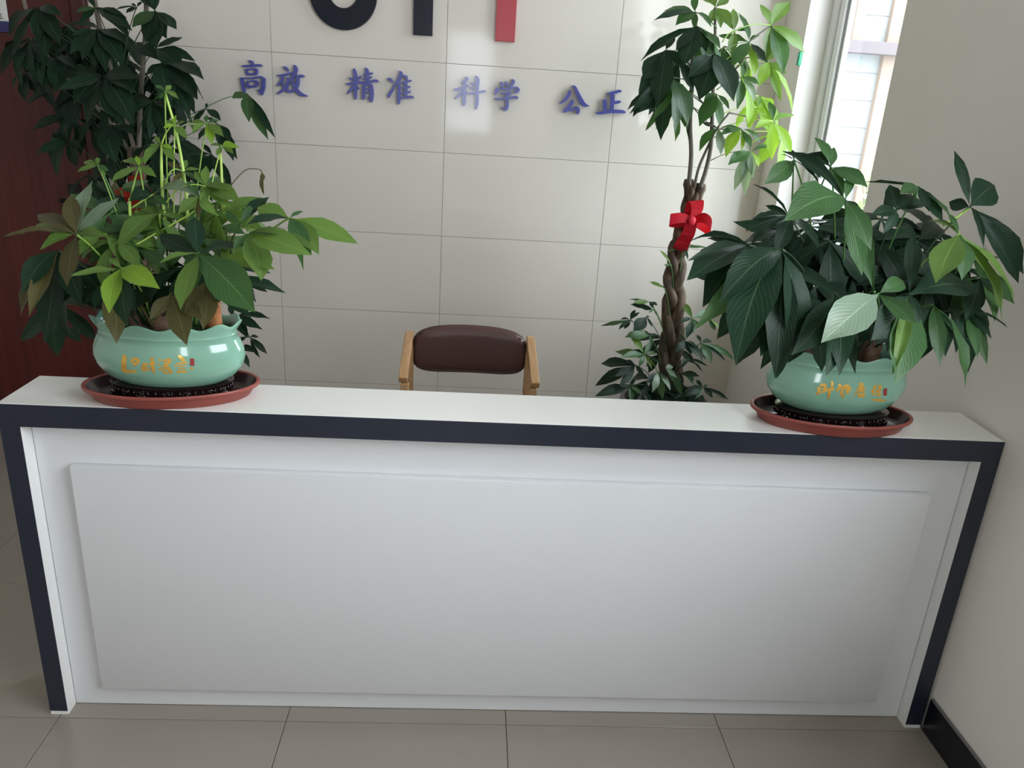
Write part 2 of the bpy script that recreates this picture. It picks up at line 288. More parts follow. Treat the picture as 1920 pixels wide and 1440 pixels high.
# ------------------------------------------------------------------ wall lettering
LP="""-571,1660,1357,-622,1755,1328,-672,1850,1205,22,1;-625,1589,1348,27,2,-14,99,1,2;-577,1550,1263,55,-38,-59,72,1,2;-436,1573,1259,84,-12,-82,57,0,1;-595,1724,1423,40,21,-67,71,1,0;-677,1731,1379,41,-24,-60,76,0,0;-488,1752,1360,44,16,-17,97,1,0
-741,1680,1312,-745,1765,1275,-750,1850,1154,22,2;-803,1588,1313,26,26,-16,95,0,2;-737,1591,1237,40,16,-63,76,2,3;-636,1608,1290,48,-19,-53,83,2,3;-777,1707,1328,16,2,-49,87,1,2;-705,1727,1313,15,12,-12,99,0,2;-694,1573,1216,52,-35,-71,61,1,0
-845,1720,1372,-813,1800,1306,-781,1880,1134,22,2;-924,1591,1385,30,20,-3,98,1,4;-1014,1816,1348,48,-24,-18,95,1,2;-886,1646,1351,24,30,-41,86,2,2;-761,1670,1379,26,-35,-46,82,1,2;-845,1824,1476,41,-29,-67,68,0,5;-880,1789,1446,39,-1,-73,68,1,4;-957,1790,1400,49,4,-31,95,1,4;-794,1825,1440,44,-14,-49,86,0,5;-828,1619,1282,46,-22,-67,71,1,4
-909,1760,1326,-854,1830,1271,-800,1900,1118,22,0;-941,1637,1209,50,-40,-57,71,1,4;-911,1614,1215,37,17,-60,78,1,4;-937,1646,1256,48,36,-55,75,2,0;-942,1713,1128,63,-18,-95,25,0,0;-823,1658,1237,51,-21,-74,64,0,0
-398,1740,1428,-511,1810,1366,-625,1880,1171,22,2;-247,1717,1384,46,5,-81,59,0,2;-321,1659,1367,48,-2,-61,79,1,2;-482,1799,1439,45,-28,-54,79,1,2;-469,1661,1421,33,20,-26,95,1,0;-374,1768,1440,13,5,-43,90,1,1;-337,1665,1364,38,-4,-66,75,2,1;-351,1643,1335,16,14,-65,75,0,1
-516,1780,1403,-574,1840,1337,-632,1900,1165,22,0;-468,1857,1456,33,1,-57,82,1,0;-498,1824,1441,21,38,-69,62,2,1;-557,1814,1426,18,-17,-68,71,0,1
-486,1720,1391,-554,1790,1336,-623,1860,1176,22,2;-331,1635,1370,59,-26,-65,71,2,2;-437,1634,1311,63,45,-45,77,1,2;-547,1763,1401,23,-33,-63,70,1,1;-505,1680,1361,18,28,-65,71,2,1;-401,1662,1403,36,-29,-22,93,1,1;-474,1762,1429,18,-33,-59,74,2,2
-549,1740,1331,-591,1800,1292,-632,1860,1176,22,1;-410,1643,1334,46,-37,-51,78,1,2;-503,1652,1250,55,-28,-72,63,2,0;-595,1785,1368,25,30,-40,86,1,1
-772,1900,1503,-762,1900,1383,-752,1900,1130,20,2;-812,1837,1471,31,-6,-42,91,1,2;-829,1935,1507,23,-16,-37,91,2,2;-722,1865,1485,19,-22,-67,71,1,2;-756,1936,1531,15,-1,-61,79,1,2;-786,1921,1525,12,20,-66,73,2,3
-856,1880,1503,-819,1887,1385,-782,1894,1130,18,2;-883,1837,1490,17,20,-40,89,1,2;-824,1859,1493,12,-22,-67,71,1,1;-900,1907,1505,17,-28,-53,80,1,2;-831,1859,1485,12,-18,-75,63,1,2;-862,1894,1519,12,6,-73,68,2,2
-691,1920,1597,-707,1913,1448,-724,1906,1130,18,3;-719,1939,1606,12,-9,-52,85,1,2;-655,1889,1571,19,2,-63,77,1,2;-709,1897,1591,12,45,-55,71,2,3;-675,1941,1608,12,-6,-42,90,0,2;-694,1940,1620,12,-37,-72,58,2,3
-618,1920,1606,-658,1913,1455,-699,1906,1130,18,2;-642,1883,1583,15,19,-60,78,2,2;-571,1883,1580,21,-9,-63,77,1,2;-598,1881,1562,20,25,-66,71,1,3;-675,1957,1602,23,-42,-57,70,0,2;-597,1945,1613,12,27,-47,84,1,1;-624,1936,1624,12,-36,-76,54,2,1
-588,1920,1558,-638,1913,1423,-688,1906,1130,18,3;-538,1886,1558,15,-41,-62,67,1,3;-622,1942,1557,14,-27,-37,89,1,2;-596,1898,1538,12,33,-70,63,0,2;-572,1941,1567,12,26,-54,80,2,3;-555,1895,1544,15,-6,-54,84,0,2
-725,1920,1553,-730,1913,1418,-736,1906,1130,18,2;-747,1867,1512,23,-1,-61,79,2,2;-682,1882,1521,20,-18,-74,64,0,2;-745,1895,1549,12,7,-21,98,1,2;-692,1898,1545,12,-23,-60,77,1,3;-744,1939,1570,12,-17,-76,62,1,2
-710,1930,1670,-720,1919,1497,-731,1909,1130,18,2;-671,1903,1655,14,-1,-48,88,2,2;-738,1949,1681,12,-1,-51,86,1,1;-701,1946,1683,12,36,-69,62,1,2;-717,1911,1653,12,-7,-65,75,0,1
-682,1920,1496,-701,1913,1379,-721,1906,1130,18,2;-728,1953,1513,18,-7,-53,84,0,4;-642,1890,1479,16,10,-38,92,1,1;-693,1883,1464,16,-1,-65,76,1,4;-679,1944,1521,12,40,-68,62,2,2;-653,1954,1499,14,34,-37,86,1,2
-611,1860,1471,-654,1874,1364,-696,1888,1130,22,2;-517,1794,1451,42,-27,-61,75,1,2;-540,1802,1434,29,-18,-67,72,1,2;-646,1894,1500,19,7,-62,78,1,2;-546,1817,1470,26,-24,-37,90,2,2;-604,1815,1424,19,23,-69,69,2,2;-620,1899,1514,20,16,-71,68,0,2
-621,1840,1449,-661,1861,1349,-700,1882,1130,22,2;-749,1920,1446,41,-26,-38,89,2,5;-652,1786,1417,28,32,-61,72,1,2;-568,1794,1416,23,-23,-72,65,2,2;-607,1875,1478,16,9,-66,74,1,2;-659,1876,1480,20,23,-48,84,1,1;-613,1798,1405,19,-38,-70,61,0,4
-746,1900,1442,-745,1900,1342,-743,1900,1130,22,0;-782,1850,1430,32,40,-47,79,2,0;-748,1925,1468,15,-10,-73,68,1,0;-798,1934,1453,19,-21,-58,79,1,0;-705,1868,1421,16,-13,-65,75,0,1
-844,1920,1430,-811,1913,1335,-778,1906,1130,22,0;-899,1961,1458,25,8,-50,86,1,0;-809,1897,1421,16,-17,-56,81,2,0;-873,1867,1403,19,38,-57,73,1,0;-845,1882,1394,16,39,-64,66,0,1;-849,1951,1462,13,-25,-72,65,1,4
-835,1860,1397,-805,1874,1313,-775,1888,1130,22,1;-944,1917,1431,40,3,-47,88,0,1;-942,1855,1374,32,-12,-71,70,0,1;-876,1791,1300,34,26,-83,49,2,1;-757,1839,1296,43,51,-67,54,2,1;-756,1905,1341,39,67,-49,56,2,1;-813,1959,1404,28,51,-18,84,0,1
-787,1820,1365,-773,1848,1292,-758,1876,1130,22,1;-906,1851,1363,42,-14,-49,86,1,1;-860,1786,1295,38,-11,-85,52,1,1;-742,1754,1264,40,37,-69,62,2,1;-718,1867,1293,39,78,-37,51,1,1;-778,1921,1371,30,36,-8,93,2,1
-751,1860,1370,-748,1874,1293,-745,1888,1130,22,2;-665,1882,1331,28,45,-59,67,2,2;-702,1976,1392,47,34,-31,89,1,2;-799,1936,1397,28,-3,-35,94,0,2;-861,1861,1342,40,-19,-67,72,2,2;-793,1807,1281,34,3,-87,50,1,2;-710,1803,1260,37,28,-81,52,1,2
-696,1880,1370,-711,1887,1293,-726,1894,1130,22,1;-756,1965,1341,32,-17,21,96,2,1;-793,1844,1339,37,-13,-42,90,2,1;-713,1813,1307,33,11,-69,71,2,1;-647,1823,1292,37,42,-58,70,1,1;-635,1892,1298,33,76,-27,60,2,1;-687,1963,1328,32,32,39,86,0,1
-790,1900,1402,-774,1900,1316,-759,1900,1130,22,2;-835,1993,1372,37,-73,-13,67,0,2;-836,1937,1324,29,-87,-38,33,2,2;-828,1866,1281,39,-61,-69,39,1,2;-714,1835,1352,36,-24,-75,61,0,2;-698,1903,1391,26,12,-61,79,2,2;-755,1985,1442,31,-35,-27,89,1,2
-568,1840,1365,-625,1861,1295,-681,1882,1130,22,2;-479,1901,1309,38,56,-7,83,1,2;-610,1957,1351,36,-17,6,98,1,2;-684,1881,1323,41,-41,-26,88,0,2;-657,1805,1295,42,-37,-54,75,0,2;-562,1741,1279,37,1,-66,75,0,2;-480,1789,1288,45,32,-58,75,2,2
-552,1920,1417,-614,1913,1330,-676,1906,1130,22,2;-567,2018,1389,35,55,31,78,2,2;-647,1923,1424,26,7,-18,98,0,2;-629,1852,1368,39,17,-70,70,1,2;-507,1857,1321,34,72,-37,58,2,2;-497,1946,1327,32,86,-8,51,2,2
-737,1950,1399,-739,1932,1313,-740,1915,1130,22,1;-853,2003,1381,38,-31,-39,87,2,1;-778,1896,1323,36,-20,-74,64,2,1;-720,1899,1310,30,6,-86,50,0,1;-645,1968,1329,42,58,-51,63,0,1;-643,2037,1377,47,38,-18,91,1,1;-758,2059,1397,39,-14,-1,99,0,1
-822,1800,1362,-796,1835,1291,-770,1870,1130,22,2;-750,1859,1313,36,62,-8,78,0,2;-847,1893,1333,27,18,34,92,0,2;-951,1794,1340,46,-14,-36,92,3,2;-859,1725,1319,30,19,-56,81,2,2;-757,1758,1287,35,53,-46,71,2,2
-875,1840,1277,-832,1861,1235,-789,1882,1130,22,0;-900,1957,1234,37,25,38,89,1,0;-988,1870,1232,37,-42,-34,84,2,0;-946,1783,1189,37,-1,-83,55,1,0;-823,1814,1166,34,64,-62,45,2,0;-819,1906,1177,47,89,-9,45,1,0
-954,1880,1222,-885,1887,1198,-816,1894,1110,22,0;-939,1996,1153,40,-70,43,57,2,0;-1015,1904,1094,47,-81,-51,29,1,0;-949,1842,1105,36,-51,-82,25,2,0;-858,1859,1167,34,13,-83,54,2,0;-850,1943,1205,42,28,-21,94,1,0
-745,1820,1269,-744,1848,1227,-743,1876,1130,22,0;-602,1857,1249,46,29,-81,51,1,0;-710,1943,1253,42,-33,22,92,1,0;-787,1949,1176,50,-96,-28,5,1,0;-752,1829,1192,24,-50,-86,-5,2,0;-666,1847,1170,35,14,-98,-16,1,0
-678,1800,1250,-699,1835,1216,-720,1870,1130,22,0;-663,1911,1205,34,53,25,81,0,0;-770,1902,1180,53,-51,12,85,1,0;-804,1768,1174,49,-20,-73,65,2,0;-734,1775,1192,28,-15,-84,52,2,0;-642,1804,1179,25,72,-62,33,0,0;-609,1886,1179,37,78,-12,62,3,0
-812,1840,1215,-789,1861,1185,-766,1882,1110,22,0;-762,1961,1175,48,78,-11,62,2,0;-892,1936,1211,38,-32,-22,92,1,0;-907,1846,1195,30,-18,-77,61,1,0;-837,1854,1189,12,-58,-80,14,0,0;-742,1884,1180,29,63,-57,53,0,0
-598,1840,1249,-645,1861,1217,-692,1882,1129,22,0;-637,1941,1169,47,-86,7,51,3,0;-593,1833,1194,17,-70,-71,2,2,0;-500,1766,1193,37,-20,-75,63,1,0;-443,1871,1228,47,19,-34,92,2,0;-511,1967,1204,46,-16,43,89,1,0
-750,1860,1190,-747,1874,1165,-745,1888,1110,22,0;-691,1880,1176,22,38,-81,44,1,0;-626,1956,1172,57,57,-64,52,1,0;-756,2019,1192,47,-5,-2,100,1,0;-832,1940,1176,35,-63,-55,55,0,0;-807,1868,1183,21,-17,-86,48,1,0
-906,1900,1172,-852,1900,1163,-799,1900,1110,22,0;-872,2023,1184,39,21,-15,97,1,0;-947,2035,1166,39,-26,-4,96,1,0;-1001,1956,1177,33,-28,-55,78,0,0;-938,1911,1165,12,-35,-62,70,2,0;-859,1879,1185,15,-44,-57,69,2,0;-784,1976,1192,47,23,-58,78,2,0
-1024,1950,1154,-933,1932,1166,-841,1915,1110,22,0;-1079,2069,1126,39,-37,5,93,0,0;-1125,1940,1055,51,-31,-86,40,0,0;-1040,1945,1015,46,6,-100,3,2,0;-951,1974,1051,35,62,-74,27,2,0;-1004,2055,1117,39,53,19,83,2,0
-916,1900,1387,-859,1900,1309,-803,1900,1130,22,4;-979,1964,1346,35,-52,3,85,2,4;-965,1848,1323,31,-27,-64,72,2,4;-870,1841,1273,40,22,-83,52,2,4;-808,1930,1358,33,32,-29,90,2,4;-906,2000,1379,36,0,8,100,0,4
-789,1780,1350,-774,1822,1283,-759,1864,1130,22,2;-723,1732,1301,34,8,-66,75,1,2;-704,1839,1312,36,50,-18,85,1,2;-751,1870,1365,32,1,-17,99,0,2;-853,1834,1305,27,-66,-18,73,2,2;-873,1783,1304,33,-43,-50,75,2,2;-809,1741,1241,39,-30,-88,37,2,2
-721,1860,1403,-728,1874,1316,-735,1888,1130,22,2;-783,1766,1337,45,16,-63,76,2,2;-664,1847,1314,29,68,-52,52,0,2;-656,1937,1366,33,58,-11,80,0,2;-749,1982,1399,38,22,8,97,1,2;-842,1842,1356,43,-23,-54,81,0,2
-626,1800,1355,-664,1835,1287,-701,1870,1130,22,1;-562,1752,1259,43,20,-82,54,1,1;-521,1837,1319,34,42,-41,81,2,1;-588,1890,1356,33,13,-6,99,2,1;-727,1873,1301,43,-60,-26,76,2,1;-721,1816,1261,39,-63,-56,54,0,1;-617,1751,1251,42,-5,-91,42,1,1
-589,1860,1410,-639,1874,1323,-688,1888,1130,22,2;-624,1977,1413,37,-62,-21,76,1,2;-652,1917,1354,37,-79,-43,44,2,2;-623,1822,1301,40,-49,-76,42,2,2;-565,1819,1303,41,-34,-90,27,1,2;-480,1838,1383,38,-1,-80,60,1,2;-487,1918,1442,41,-1,-48,88,1,2
-757,1800,1335,-752,1835,1272,-747,1870,1130,22,1;-679,1884,1298,36,24,20,95,1,1;-811,1917,1295,49,-45,9,89,0,1;-837,1806,1276,28,-58,-29,76,1,1;-786,1737,1265,35,-38,-60,70,1,1;-678,1769,1293,33,23,-54,81,1,1
-920,1840,1274,-862,1861,1236,-804,1882,1130,22,0;-1004,1862,1183,45,-74,-8,67,1,0;-937,1773,1186,32,-55,-61,57,2,0;-823,1787,1217,44,19,-55,82,2,0;-827,1891,1255,35,13,13,98,0,0;-911,1946,1209,41,-41,50,76,1,0
-648,1800,1296,-679,1835,1247,-709,1870,1130,22,0;-548,1805,1209,40,51,-66,55,0,0;-592,1875,1267,29,46,1,89,1,0;-666,1897,1267,31,-30,22,93,2,0;-746,1849,1265,31,-45,-39,80,2,0;-730,1767,1206,39,-38,-70,60,3,0;-644,1732,1180,46,-7,-86,50,2,0
-570,1860,1288,-626,1874,1244,-682,1888,1130,22,0;-686,1893,1259,38,-35,-62,70,1,0;-635,1830,1174,43,-14,-93,33,1,0;-508,1846,1207,29,41,-79,45,2,0;-494,1940,1259,37,62,-34,71,1,0;-621,1968,1314,42,-9,-27,96,2,0
-853,1860,1241,-817,1874,1207,-781,1888,1121,22,0;-831,1961,1234,35,15,4,99,2,0;-944,1911,1194,40,-60,-46,66,2,0;-916,1845,1180,29,-35,-76,54,0,0;-800,1813,1177,26,10,-76,64,1,0;-763,1896,1175,35,62,-57,53,2,0
-633,1920,1426,-669,1913,1333,-704,1906,1130,22,1;-672,1876,1340,36,6,-90,43,1,1;-590,1921,1305,36,42,-90,14,2,1;-548,1994,1378,44,71,-49,51,2,1;-628,2033,1477,40,19,-41,89,2,1;-715,2005,1420,35,-43,-35,83,1,1;-721,1927,1387,30,-29,-81,51,0,1
-842,1950,1439,-810,1932,1342,-777,1915,1130,22,1;-920,1936,1355,34,-46,-71,54,1,1;-822,1911,1324,35,12,-93,34,1,1;-751,1958,1410,32,30,-52,80,3,1;-818,2061,1455,39,8,-16,98,0,1;-907,2024,1424,27,-40,-17,90,2,1
-789,1750,1278,-774,1802,1237,-758,1855,1130,22,4;-751,1637,1157,55,27,-66,70,1,4;-805,1667,1219,32,-16,-55,82,1,0;-719,1678,1220,41,-2,-63,77,1,0
-658,1720,1251,-685,1783,1224,-713,1846,1130,22,4;-599,1627,1164,52,-3,-69,72,1,4;-682,1654,1211,31,40,-59,70,1,4;-571,1651,1217,37,-14,-57,81,0,4
-582,1740,1281,-634,1796,1244,-686,1852,1130,22,4;-570,1649,1194,45,29,-64,71,0,4;-610,1663,1229,29,8,-58,81,1,4;-545,1693,1242,21,16,-56,81,1,0
-494,1900,1507,-497,1900,1511,-499,1900,1512,13,4;-492,1900,1454,12,-43,-90,-2,1,4;-497,1910,1483,12,47,-79,-39,0,4"""
